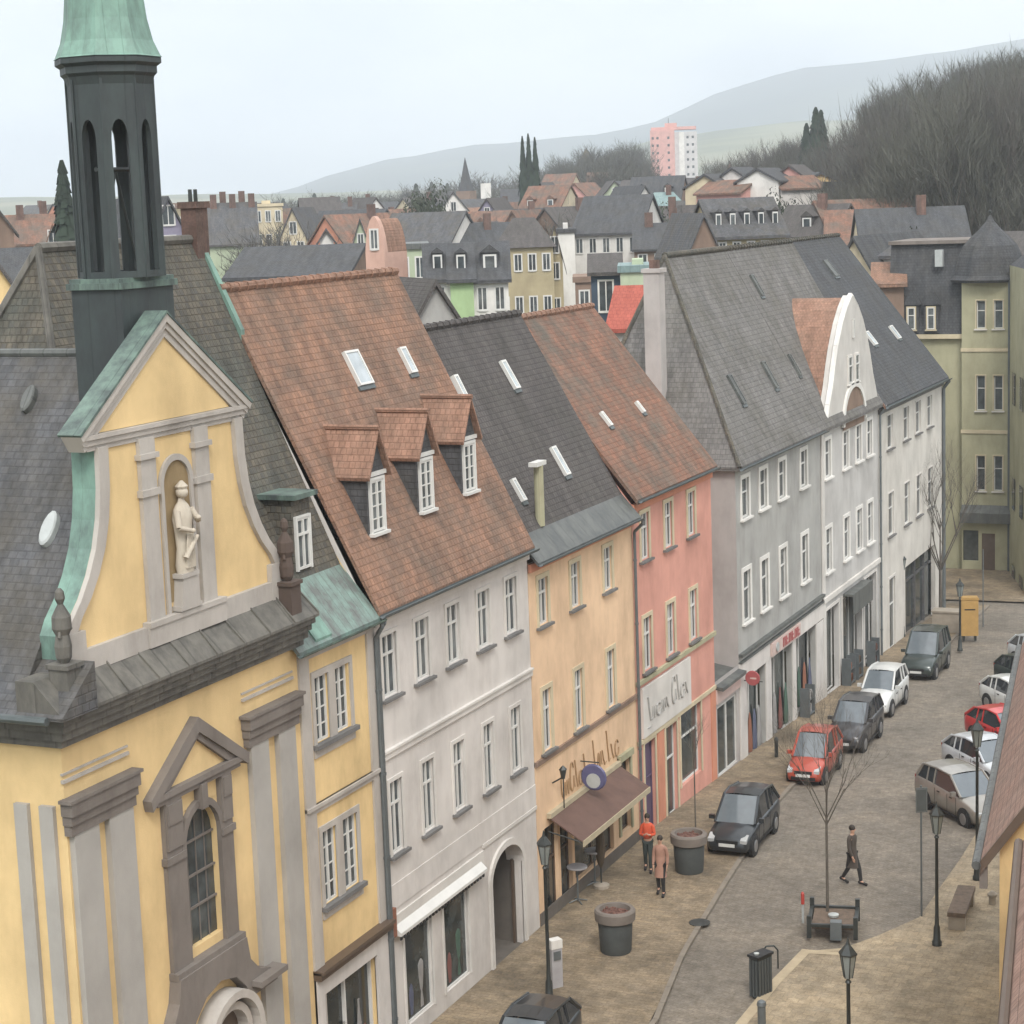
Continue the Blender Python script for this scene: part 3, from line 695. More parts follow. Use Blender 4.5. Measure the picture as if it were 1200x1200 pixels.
# ================================================================== YELLOW SIDE HOUSE
def yellow_house():
    Y0=35.5; R=house('corner_house','narrow yellow house with green copper skirt roof between church and grey house',Y0); q=lambda Y:Y-Y0; L=q(38.92)
    up=row_windows(R,[q(36.45),q(37.36)],.62,8.5,9.98,style='six',surround=None,sill=None)
    lo=row_windows(R,[q(36.45),q(37.42)],.62,4.82,6.5,style='six',surround=None,sill=None)
    gable_body(R,L,9,-.3,10.8,4.1,17.5,up+lo+[(q(35.85),q(38.3),.45,2.88)],'yellow')
    for z0,z1 in ((8.5,9.98),(4.82,6.5)):
        t=MB(); a,b=q(36.14),q(37.73); t.box(a-.12,-.04,z0-.3,a,.01,z1+.14).box(b,-.04,z0-.3,b+.12,.01,z1+.14).box(a,-.04,z1,b,.01,z1+.14); t.box(q(36.76),-.04,z0,q(37.05),.01,z1)
        t.box(a,-.035,z0-.3,b,.01,z0-.1)
        t.build('window_surround','lilac',R)
        MB().box(a-.16,-.14,z0-.1,b+.16,.02,z0).build('sill','greengrey',R)
    MB().box(0,-.05,-.3,.42,.01,10.75).build('corner_strip','lilac',R); MB().box(L-.36,-.05,-.3,L,.01,10.75).build('corner_strip','lilac',R)
    MB().box(.42,-.05,7.0,L-.36,.01,7.2).box(0,-.10,7.12,L,.0,7.2).build('string_course','lilac',R)
    MB().box(.42,-.045,10.45,L-.36,.01,10.75).build('frieze','lilac',R)
    MB().box(-.02,-.2,3.32,L,.02,3.5).box(-.02,-.26,3.46,L,.02,3.54).build('shop_cornice','brownframe',R)
    MB().box(.0,-.07,2.88,L,.02,3.32).box(0,-.07,-.3,.33,.02,2.88).box(q(38.3),-.07,-.3,L,.02,2.88).box(.33,-.07,-.3,q(38.3),.02,.45).build('shop_front_frame','greywhite',R)
    sh=MB().box(q(35.85),.2,.45,q(38.3),.24,2.88).build('shop_window','shopglass',R)
    MB().box(q(35.85),.12,.45,q(35.85)+.05,.2,2.88).box(q(37.0),.12,.45,q(37.06),.2,2.88).box(q(38.25),.12,.45,q(38.3),.2,2.88).build('mullion','frame',sh)
    rd=random.Random(3)
    for i in range(9):
        x=q(36.0)+i*.24; h_=.5+rd.random()*1.1; MB().lathe([(.10,.45),(.13,.45+h_*.5),(.04,.45+h_),(.05,.45+h_*1.1)],x,.15,0,7,1,.3).build('shop_display',('wood','white_goods','red_goods')[i%3],sh)
    # copper skirt and dark roof
    MB().prism([(-.22,10.75),(.78,12.0),(.78,11.85),(-.22,10.62)],'x',-.25,L+.05).build('skirt_roof','copperstripe',R)
    pt=MB(); k=1.25
    pt.prism([(-.18,10.86),(.62,11.86),(.62,11.80),(-.18,10.80)],'x',.55,1.25); pt.build('copper_patch','coppergreen',R)
    for x in (.0,.9,1.6,2.3,3.0): pass
    ry,rz=4.1,19.45
    rb=MB(); rb.prism([(.72,11.9),(ry,rz),(ry,rz-.25),(.72,11.7)],'x',.0,L); rb.prism([(ry,rz),(8.6,9.8),(8.6,9.6),(ry,rz-.25)],'x',0,L)
    ro=rb.build('roof','mosstile',R)
    MB().tube((0,ry,rz),(L+.1,ry,rz),.11,.11,7).build('ridge_tiles','cornice',ro)
    MB().prism([(3.05,17.35),(ry,rz+.10),(ry,rz-.4),(3.05,16.9)],'x',L,L+.16).build('copper_verge','coppergreen',ro)
    gutter(R,-.3,L+.1,-.28,10.72,.08,'copper',L-.03,.0)
    # flat roofed dormer
    dm=MB(); x0,x1=q(36.95),q(37.75); dm.box(x0,.80,11.6,x1,2.6,13.75); dd=dm.build('dormer','mosstile',R)
    MB().box(x0-.12,.62,13.75,x1+.1,2.9,13.86).build('dormer_roof','copper',dd)
    w=make_window(.55,1.15,'cross',dd,flat=True,surround='frame',sill=None,sw=.05,depth=-.04,sproud=.06); w.location=((x0+x1)/2,.79,12.15)
    # chimney
    ch=MB(); cy=4.1; cx=q(onX(228,260,XF-4.1).y); ch.box(cx-.25,cy-.2,18.0,cx+.25,cy+.2,20.25).box(cx-.30,cy-.25,20.15,cx+.30,cy+.25,20.3)
    co=ch.build('chimney','brick',R)
    for dx in (-.12,.10): MB().tube((cx+dx,cy,20.3),(cx+dx,cy,20.58),.05,.045,8).build('chimney_pot','metal',co)
yellow_house()
# ================================================================== GREY-WHITE HOUSE
def grey_white_house():
    Y0=38.95; R=house('town_house','grey-white house with red tiled roof, three dormers and an archway',Y0); q=lambda Y:Y-Y0; L=q(47.82)
    cs=[39.68,41.38,43.12,44.92,46.66]
    h=row_windows(R,[q(c) for c in cs],.72,8.72,10.2,style='cross',sw=.10)+row_windows(R,[q(c) for c in cs],.62,4.92,6.68,style='cross',sw=.10)
    a0,a1=q(44.72),q(46.75)
    h+=[(a0,a1,-.3,3.1),(q(39.75),q(41.2),.5,2.78),(q(41.85),q(43.35),.5,2.78)]
    gable_body(R,L,7.4,-.3,10.75,3.6,18.0,h,'greywhite')
    mb=MB(); arch_fill(mb,a0,a1,2.35,3.1,-.001,.45,14); mb.build('arch_infill','greywhite',R)
    # arch surround
    s=MB(); cx=(a0+a1)/2; r=(a1-a0)/2
    for k in range(18):
        t0=PI*k/18; t1=PI*(k+1)/18; P=lambda t,rr,k2:(cx-rr*math.cos(t),2.35+k2*math.sin(t))
        s.prism([P(t0,r,.74),P(t1,r,.74),P(t1,r+.16,.92),P(t0,r+.16,.92)],'y',-.07,.02)
    s.box(a0-.16,-.07,-.3,a0,.02,2.35); s.box(a1,-.07,-.3,a1+.16,.02,2.35); s.build('arch_surround','white',R)
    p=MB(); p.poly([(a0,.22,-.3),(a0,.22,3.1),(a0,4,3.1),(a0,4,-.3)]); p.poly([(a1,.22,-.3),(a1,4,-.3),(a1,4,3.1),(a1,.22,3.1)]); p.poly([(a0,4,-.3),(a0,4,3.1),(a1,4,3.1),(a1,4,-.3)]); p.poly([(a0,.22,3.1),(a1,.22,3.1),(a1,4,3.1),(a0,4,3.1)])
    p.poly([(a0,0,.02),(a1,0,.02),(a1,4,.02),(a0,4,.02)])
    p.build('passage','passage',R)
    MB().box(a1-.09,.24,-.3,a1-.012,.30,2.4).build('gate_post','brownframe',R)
    band(R,0,L,7.28,7.44,.06,'white'); band(R,0,L,7.44,7.5,.10,'white'); band(R,0,L,10.5,10.72,.08,'white','frieze')
    MB().box(0,-.02,3.6,L,.01,4.2).build('plaster_panel','greywhite',R)
    # shop cornice / rolled sun blind
    MB().box(0.25,-.05,3.05,q(44.3),.01,3.45).box(q(44.3),-.04,3.5,L,.01,3.6).build('fascia','white',R)
    MB().prism([(-.05,3.22),(-.22,3.06),(-.22,2.98),(-.05,3.0)],'x',.28,q(44.1)).build('sun_blind','frame',R)
    c=MB()
    for i in range(28): x=.3+i*(q(44.1)-.35)/28; c.box(x,-.20,2.88,x+.09,-.17,2.98)
    c.build('sun_blind_fringe','grill',R)
    MB().box(.1,-.12,3.0,.28,.03,3.7).build('blind_case','orange_goods',R)
    first=make_window(1.45,2.28,'shop',R,surround='white',sill=None,sw=.08,glass='shopglass'); first.location=(q(40.475),0,.5)
    sec=copy_tree(first,R); sec.location=(q(42.6),0,.5)
    for xx,ms in ((40.475,('white_goods','blue_goods')),(42.6,('green_goods','red_goods'))):
        d=MB(); d.lathe([(.12,0),(.09,.4),(.16,.8),(.18,1.1),(.06,1.25),(.08,1.4),(.02,1.5)],q(xx)+.25,.1,.62,8,1,.2); d.build('mannequin',ms[0],R)
        d=MB(); d.lathe([(.1,0),(.16,.5),(.1,.75),(.03,.9)],q(xx)-.3,.1,.62,8,1,.2); d.build('mannequin',ms[1],R)
    ov,ez,ry,rz=.22,10.86,3.6,18.3
    roof_slab(R,-.02,L+.05,ov,ez,ry,rz,7.4,'redtile',ridge='orangetile')
    gutter(R,-.05,L+.05,-.3,10.80,.08,'gutter',.03,0)
    kx=(rz-ez)/(ry+ov)
    # dormers
    first=None
    W=xf(R)
    for i,(wx,wy,ax) in enumerate(((443.5,626,0),(500.5,600,0),(551,578,0))):
        hit=W.inverted()@onplane(wx,wy,W@Vector((0,-ov,ez)),W.to_3x3()@Vector((0,-kx,1)).normalized())
        if first is None:
            d=empty('dormer',(0,0,0)); bpy.data.objects.remove(d)
            m=MB(); w=.46; hgt=1.50
            m.box(-w,0.02,-.1,w,1.2,hgt)           # cheeks and front, slate hung
            m.prism([(-w-.02,hgt-.05),(w+.02,hgt-.05),(0,hgt+.95)],'y',.02,.3)
            first=m.build('dormer','darkslate',R)
            r=MB(); D=1.5
            for s in (-1,1): r.prism([(s*(w+.14),hgt-.08),(0,hgt+1.02),(0,hgt+.94),(s*(w+.10),hgt-.16)],'y',-.14,D)
            r.build('dormer_roof','orangetile',first)
            MB().tube((0,-.16,hgt+1.03),(0,D,hgt+1.03),.07,.07,7).build('ridge_tiles','orangetile',first)
            MB().box(-w-.03,-.03,hgt-.10,w+.03,.03,hgt+.0).build('dormer_beam','frame',first)
            win=make_window(.60,1.22,'six',first,flat=True,surround='frame',sill='frame',sw=.07,depth=-.03,sproud=.05); win.location=(0,.01,.08)
            first.location=hit; 
        else:
            c=copy_tree(first,R); c.location=hit
    skylight(R,418,432,.72,.95,ov,ez,ry,rz); skylight(R,476,423,.36,.75,ov,ez,ry,rz); skylight(R,538,455,.26,.75,ov,ez,ry,rz)
    return R
grey_white_house()
# ================================================================== ORANGE HOUSE
def orange_house():
    Y0=47.86; R=house('town_house','apricot orange house with a brown awning and dark brown roof',Y0); q=lambda Y:Y-Y0; L=q(55.82)
    cs=[48.8,51.15,53.72]
    h=row_windows(R,[q(c) for c in cs],.66,8.5,9.8,style='cross',sw=.13,surround='cream')+row_windows(R,[q(c) for c in cs],.60,4.92,6.66,style='cross',sw=.13,surround='cream')
    shop=[(q(48.35),q(49.3),.0,2.75),(q(49.45),q(50.3),.0,2.75),(q(50.5),q(53.6),.5,2.85),(q(54.2),q(55.1),.75,3.05)]
    gable_body(R,L,7.2,-.3,10.35,3.4,16.3,h+shop,'orange')
    band(R,0,L,4.66,4.80,.07,'brown'); band(R,0,L,10.1,10.33,.08,'salmon','frieze')
    for x0,x1,a,b in shop:
        w=make_window(x1-x0,b-a,'shop' if x1-x0>1 else 'sash',R,frame='brownframe',surround=None,sill=None,glass='shopglass',depth=.12); w.location=((x0+x1)/2,0,a)
    MB().box(q(54.05),-.05,.7,q(54.2),.01,3.2).box(q(55.1),-.05,.7,q(55.22),.01,3.2).box(q(54.05),-.12,3.05,q(55.22),.01,3.25).build('shop_window_frame','olive',R)
    MB().box(0,-.03,-.3,L,.005,.45).build('plinth','passage',R)
    # awning, thing part
    a=MB(); x0,x1=q(48.6),q(54.0); a.prism([(-.02,3.05),(-1.05,2.42),(-1.05,2.38),(-.02,3.0)],'x',x0,x1); aw=a.build('awning','awning',R)
    MB().box(x0,-1.08,2.26,x1,-1.05,2.43).build('valance','awningedge',aw); MB().box(x0-.05,-.14,3.0,x1+.05,.0,3.14).build('awning_case','awningedge',aw)
    t=MB(); t.tube((x0+.02,-.02,2.6),(x0+.02,-1.03,2.38),.02,.02,5).tube((x1-.02,-.02,2.6),(x1-.02,-1.03,2.38),.02,.02,5); t.build('awning_arm','metal',aw)
    # painted lettering over the awning
    s=MB(); script_strokes(s,q(49.6),q(51.6),3.25,4.1,-.02,.022,4,6); script_strokes(s,q(52.0),q(54.2),3.3,4.3,-.02,.022,11,6); s.build('shop_lettering','lettergold',R)
    MB().tube((q(51.1),-.02,3.95),(q(51.1),-.6,3.95),.02,.02,5).build('sign_bracket','metal',R)
    sg=MB(); cx=q(51.1); sg.lathe([(.0,-.04),(.36,-.04),(.40,0),(.36,.04),(0,.04)],n=18); o=sg.build('hanging_sign','signblue',R); o.rotation_euler=(0,PI/2,0); o.location=(cx,-.42,3.5)
    sg=MB(); sg.lathe([(.0,-.055),(.22,-.055),(.22,.055),(0,.055)],n=16); o2=sg.build('sign_disc','signwhite',o); o2.location=(.10,0,0)
    # wall lantern
    w=MB(); w.tube((q(49.0),-.02,3.9),(q(49.0),-.35,4.1),.025,.025,6).tube((q(49.0),-.35,3.2),(q(49.0),-.35,4.1),.02,.02,6).lathe([(.05,0),(.10,.25),(.12,.27),(.02,.38)],q(49.0),-.35,4.05,6); w.build('wall_lamp','metal',R)
    ov,ez,ry,rz=.05,11.0,3.5,16.7
    roof_slab(R,.02,L,-.28,11.05,3.5,16.65,7.2,'browntile',ridge='browntile')
    MB().prism([(-.32,10.38),(.32,11.10),(.32,10.98),(-.32,10.28)],'x',.0,L+.02).build('skirt_roof','lead',R)
    gutter(R,0,L+.02,-.38,10.36,.075,'gutter',L-.02,0)
    k=(16.65-11.05)/(3.5-.28)
    for px,py,w,l in ((596,440,.34,.95),(655,541,.34,.95),(606,575,.24,.7)): skylight(R,px,py,w,l,-.28,11.05,3.5,16.65)
    # vent stack with a cap
    W=xf(R); hit=W.inverted()@onplane(633,612,W@Vector((0,.28,11.05)),W.to_3x3()@Vector((0,-k,1)).normalized())
    v=MB(); v.tube((hit.x,hit.y,hit.z-.1),(hit.x,hit.y,hit.z+1.62),.135,.135,12); vo=v.build('vent_stack','olive',R)
    MB().box(hit.x-.38,hit.y-.13,hit.z+1.6,hit.x+.28,hit.y+.13,hit.z+1.72).build('stack_cap','frame',vo)
orange_house()
# ================================================================== PINK HOUSE
def pink_house():
    Y0=55.86; R=house('town_house','coral pink house with weathered red roof and a pale shop sign band',Y0); q=lambda Y:Y-Y0; L=q(63.55)
    cs=[56.95,59.15,61.42]
    h=row_windows(R,[q(c) for c in cs],.72,8.85,10.32,style='cross',sw=.13,surround='cream')+row_windows(R,[q(c) for c in cs],.72,5.3,7.0,style='cross',sw=.13,surround='cream')
    shop=[(q(56.4),q(57.4),-.3,3.0),(q(58.4),q(59.5),-.1,3.0),(q(59.85),q(61.95),.6,3.1)]
    gable_body(R,L,7.2,-.6,10.75,4.2,16.2,h+shop,'pink')
    for (x0,x1,a,b),gm,fm in zip(shop,('purple','shopglass','shopglass'),('purple','frame','frame')):
        w=make_window(x1-x0,b-a,'sash',R,frame=fm,surround='cream',sill=None,glass=gm,sw=.1,depth=.12); w.location=((x0+x1)/2,0,a); 
        if gm=='purple': w.name='door'
    band(R,0,L,5.0,5.14,.10,'olive'); band(R,0,L,3.08,3.22,.06,'cream'); band(R,0,L,10.5,10.72,.08,'salmon','frieze')
    MB().box(q(56.2),-.09,3.24,q(60.8),-.002,4.85).build('sign_board','white',R)
    s=MB(); script_strokes(s,q(56.5),q(58.6),3.7,4.5,-.11,.03,21,5); script_strokes(s,q(58.8),q(60.5),3.7,4.6,-.11,.03,22,4)
    s.lathe([(.16,-.02),(.20,0),(.16,.02)],q(56.7),-.10,3.5,10,1,.15); s.build('sign_lettering','lettergrey',R)
    MB().box(L-.5,-.03,-.6,L,.005,3.08).build('shop_pier','salmon',R); MB().box(q(57.6),-.03,-.6,q(58.2),.005,3.05).build('shop_pier','salmon',R)
    ov,ez,ry,rz=.22,10.9,4.2,16.4
    roof_slab(R,-.05,L+.12,ov,ez,ry,rz,8,'redtile2',ridge='orangetile')
    gutter(R,-.0,L+.05,-.3,10.86,.075,'gutter')
    for px,py,w,l in ((709,492,.20,.55),(749,478,.18,.45)): skylight(R,px,py,w,l,ov,ez,ry,rz)
pink_house()
# low shop in the gap
def low_shop():
    Y0=63.55; R=house('low_shop','single-storey grey shop tucked between the pink and grey houses',Y0,'shop'); q=lambda Y:Y-Y0; L=q(66.28)
    gable_body(R,L,5,-.9,3.3,2.5,3.4,[(.2,L-.3,-.2,2.35)],'greyside')
    w=make_window(L-.5,2.5,'shop',R,surround=None,sill=None,glass='shopglass'); w.location=(L/2-.05,0,-.2)
    MB().box(0,-.08,2.5,L,-.0,3.1).build('fascia','signpale',R)
    MB().prism([(-.3,3.1),(5,4.0),(5,3.85),(-.3,2.98)],'x',0,L).build('roof','lead',R)
    MB().prism([(4.2,3),(4.8,3),(4.8,7.5),(4.2,7.5)],'x',0,L).build('rear_wall','greyside',R)
low_shop()
# ================================================================== GREY HOUSE
def grey_house():
    Y0=66.3; R=house('town_house','mid-grey house with white window surrounds, big hipped grey roof and a red shop sign',Y0); q=lambda Y:Y-Y0; L=q(77.65)
    cs=[67.42,69.66,72.12,75.15]
    h=row_windows(R,[q(c) for c in cs],.86,8.5,9.93,style='sash',sw=.16,surround='bwhite',sill='bwhite')+row_windows(R,[q(c) for c in cs],.86,4.68,6.54,style='sash',sw=.16,surround='bwhite',sill='bwhite')
    shop=[(q(67.2),q(69.5),-.6,2.6),(q(70.2),q(73.1),-.6,2.65),(q(73.6),q(76.6),-.4,2.6)]
    gable_body(R,L,8,-1.2,10.5,4,17,h+shop,'grey',ends=False)
    MB().poly([(0,0,-1.2),(0,0,10.5),(0,8,10.5),(0,8,-1.2)]).poly([(0,8,-1.2),(0,8,10.5),(L,8,10.5),(L,8,-1.2)]).build('side_wall','greyside',R)
    goods=['green_goods','orange_goods','blue_goods','white_goods','red_goods']; rd=random.Random(5)
    for i,(x0,x1,a,b) in enumerate(shop):
        w=make_window(x1-x0,b-a,'shop',R,surround=None,sill=None,glass='shopglass',depth=.3); w.location=((x0+x1)/2,0,a)
        for k in range(4):
            g=MB(); x=x0+.3+(x1-x0-.6)*k/3; g.lathe([(.2,0),(.22,.5),(.15,.9+.5*rd.random()),(.05,1.6)],x,.18,a+.05,8,1,.35); g.build('shop_display',goods[(i*2+k)%5],R)
    MB().box(0,-.07,2.65,L,-.0,3.3).box(0,-.05,-1.2,.8,-.0,2.65).box(q(69.5),-.05,-1.2,q(70.2),0,2.65).box(q(73.1),-.05,-1.2,q(73.6),0,2.65).box(q(76.6),-.05,-1.2,L,0,2.6).build('shop_front','greywhite',R)
    MB().box(0,-.16,3.55,L,-.0,3.66).box(0,-.12,3.3,L,0,3.36).build('string_course','lead',R)
    sg=MB().box(q(70.0),-.16,2.75,q(73.9),-.075,3.25).build('shop_sign','signpale',R)
    t=MB(); x=q(71.4)
    for k in range(6):          # block lettering
        X=x+k*.40; t.box(X,-.19,2.82,X+.07,-.165,3.18)
        if k%2==0: t.box(X+.07,-.19,3.1,X+.28,-.165,3.18).box(X+.21,-.19,2.82,X+.28,-.165,3.1)
        else: t.box(X+.07,-.19,2.82,X+.28,-.165,2.9).box(X+.07,-.19,3.0,X+.24,-.165,3.06)
    t.build('sign_letters','signred',sg)
    MB().lathe([(0,-.02),(.18,-.02),(.18,.02),(0,.02)],n=12).build('sign_emblem','signwhite',sg).matrix_local=Matrix.Translation((q(70.6),-.19,3.0))@Matrix.Rotation(PI/2,4,'X')
    MB().tube((.45,-.05,2.6),(.45,-.75,2.6),.02,.02,5).build('sign_bracket','metal',R)
    o=MB().lathe([(0,-.05),(.42,-.05),(.45,0),(.42,.05),(0,.05)],n=18).build('hanging_sign','signred',R); o.rotation_euler=(0,PI/2,0); o.location=(.30,-.42,2.75); o.scale=(.62,.62,.62)
    o2=MB().box(-.05,-.24,-.056,.05,-.0,-.051).box(-.04,.0,-.056,.04,.14,-.051).build('sign_lettering','signpale',o)
    ez,rz,ov=10.5,17.85,.25
    # hipped at the south end
    r=MB(); xr0=onX(779,303,XF-3.9).y-Y0; ry=3.9; D=6.4
    A=(-.25,-ov,ez);B=(L+.03,-ov,ez);Cc=(L+.03,ry,rz);Dd=(xr0,ry,rz);E=(-.25,D,ez);G=(L+.03,D,ez)
    r.poly([A,B,Cc,Dd]); r.poly([A,Dd,E]); r.poly([Dd,Cc,G,E]); r.poly([(-.25,-ov,ez-.14),A,E,(-.25,D,ez-.14)]); r.poly([(-.25,-ov,ez-.14),(L,-ov,ez-.14),B,A]); r.poly([(-.25,-ov,ez-.14),(-.25,D,ez-.14),(L,D,ez-.14),(L,-ov,ez-.14)])
    ro=r.build('roof','greytile',R)
    MB().tube(Dd,Cc,.13,.13,7).tube(A,Dd,.09,.09,6).tube(Dd,E,.09,.09,6).build('ridge_tiles','mosstile',ro)
    gutter(R,-.3,L,-.34,10.44,.08)
    for px,py,w,l in ((862,457,.40,1.25),(901,440,.40,1.2),(886,335,.4,1.0),(930,428,.3,1.0)): skylight(R,px,py,w,l,ov,ez,ry,rz,'lead','lead')
    # tall plastered chimney on the south hip
    c=onY(768,395,67.3); lx=q(67.3); ly=-(c.x-XF)
    ch=MB(); ch.box(lx-.3,ly-.30,11.6,lx+.3,ly+.30,17.35).box(lx-.36,ly-.36,17.35,lx+.36,ly+.36,17.5); co=ch.build('chimney','greyside',R)
    MB().box(lx-.2,ly-.2,17.5,lx+.1,ly+.1,17.8).build('chimney_pot','brick',co)
    # little lamp on the corner
grey_house()
# ================================================================== WHITE CURVED GABLE HOUSE
def gable_house():
    Y0=77.7; R=house('town_house','pale house with tall white curved gable and red tiled cross roof',Y0); q=lambda Y:Y-Y0; L=q(87.55)
    h=[]
    for zz0,zz1 in ((8.35,9.9),(4.4,6.2)):
        h+=row_windows(R,[q(78.8),q(81.75),q(83.95),q(85.9)],.88,zz0,zz1,style='sash',sw=.15,surround='bwhite',sill='bwhite')
    shop=[(q(78.2),q(80.3),-.9,2.8),(q(80.9),q(84.2),-.9,2.8),(q(84.7),q(86.9),-1.0,2.9)]
    gable_body(R,L,8,-1.6,10.5,4,17,h+shop,'palegrey',ends=False)
    goods=['wood','green_goods','wood']
    for i,(x0,x1,a,b) in enumerate(shop):
        w=make_window(x1-x0,b-a,'shop',R,surround='white' ,sill=None,glass='shopglass',sw=.12,depth=.3); w.location=((x0+x1)/2,0,a)
    MB().box(q(80.9),-.5,2.9,q(84.3),-.05,3.0).box(q(80.9),-.5,2.1,q(84.3),-.46,2.9).build('shop_canopy','lead',R)
    MB().box(0,-.1,3.2,L,0,3.4).build('string_course','white',R)
    MB().box(0,-.06,-1.6,.35,0,10.5).build('corner_strip','white',R)
    # side wing of the ridge roof either side
    ez,ry,rz,ov=10.5,3.9,17.85,.25
    roof_slab(R,0,L,ov,ez,ry,rz,8,'greytile',ridge='mosstile')
    # curved gable
    c=q(82.9)
    pr=[(-5.0,10.25),(-4.7,10.6),(-4.3,11.3),(-3.75,12.0),(-3.3,12.8),(-2.75,13.6),(-1.9,14.5),(-1.0,15.15),(-.3,15.5),(0,15.6)]
    pr=[(c+a*.92,b) for a,b in pr]; full=pr+[(2*c-a,b) for a,b in pr[::-1][1:]]
    MB().prism(full,'y',-.06,.35).build('curved_gable','gablewall',R)
    cp=MB()
    for a,b in zip(full,full[1:]): cp.tube((a[0],.04,a[1]),(b[0],.04,b[1]),.12,.12,6)
    cp.build('gable_coping','bwhite',R)
    # roof behind gable, following the curve
    rr=MB(); 
    for a,b in zip(full,full[1:]):
        rr.poly([(a[0],.35,a[1]-.1),(a[0],3.9,a[1]-.1),(b[0],3.9,b[1]-.1),(b[0],.35,b[1]-.1)])
    rr.poly([(p[0],3.9,p[1]-.1) for p in full][::-1])
    rr.build('cross_roof','orangetile',R)
    # arched brown field above middle windows
    a=MB(); a.prism([(c-1.75,10.0)]+[(c-1.75*math.cos(PI*k/12),10.15+1.65*math.sin(PI*k/12)) for k in range(13)]+[(c+1.75,10.0)],'y',-.10,-.062); a.build('arched_panel','brown',R)
    t=MB()
    for k in range(12):
        t0=PI*k/12;t1=PI*(k+1)/12; P=lambda t_,r_:(c-r_*math.cos(t_),10.15+(r_-.2)*math.sin(t_)); t.prism([P(t0,1.75),P(t1,1.75),P(t1,2.0),P(t0,2.0)],'y',-.16,-.062)
    t.build('panel_surround','bwhite',R)
    for x in (-.62,.55):
        w=make_window(.62,1.15,'sash',R,surround='white',sill='bwhite',sw=.06,depth=-.10,sproud=.08); w.location=(c+x,-.03,11.9)
    w=make_window(.25,.8,'none',R,surround=None,sill=None,depth=-.10); w.location=(c,-.03,13.8)
    gutter(R,L-.05,L+.05,-.3,10.4,.09,'frame',L,-1.5)
gable_house()
# ================================================================== WHITE CORNER HOUSE
def corner_house():
    Y0=87.6; R=house('town_house','off-white corner house with dark roof at the far end of the row',Y0); q=lambda Y:Y-Y0; L=q(101.4)
    cs=[89.8,93.1,95.7,98.3]
    h=row_windows(R,[q(c) for c in cs],1.12,8.15,9.72,style='sash',sw=.06,surround='white',sill='greengrey')+row_windows(R,[q(c)+.1 for c in cs],1.12,4.05,6.05,style='sash',sw=.06,surround='white',sill='greengrey')
    shop=[(q(89.4),q(90.6),-1.4,2.0),(q(92.8),q(99.6),-2.4,1.95)]
    gable_body(R,L,11,-2.4,10.2,5.5,17.2,h+shop,'whitewall')
    w=make_window(1.2,3.4,'sash',R,surround='white',sill=None,glass='shopglass'); w.location=(q(90.0),0,-1.4); w.name='door'
    g=MB().box(q(92.8),.3,-2.4,q(99.6),.36,1.95).build('garage_opening','shopglass',R)
    MB().box(q(95.7),.2,-2.4,q(95.9),.3,1.95).box(q(97.8),.2,-2.4,q(97.95),.3,1.95).box(q(92.8),.22,1.0,q(99.6),.3,1.1).build('opening_post','slate',g)
    ov,ez,ry,rz=.3,10.35,5.4,17.75
    roof_slab(R,0,L+.2,ov,ez,ry,rz,11,'darkslate',ridge='mosstile')
    MB().prism([(-.35,ez),(ry,rz+.08),(ry,rz-.1),(-.35,ez-.15)],'x',-.12,.02).build('verge_tiles','redtile2',R)
    band(R,0,L,9.95,10.2,.1,'greengrey','frieze')
    gutter(R,0,L+.2,-.4,10.3,.1)
    MB().path([(L-.1,-.4,10.2),(L-.1,-.1,9.8),(L-.1,-.1,-2)],.09,8).build('downpipe','pipe',R)
    for px,py in ((1020,397),(1048,390)): skylight(R,px,py,.6,.8,ov,ez,ry,rz)
    skylight(R,973,315,.8,1.0,ov,ez,ry,rz,'lead','lead')
corner_house()
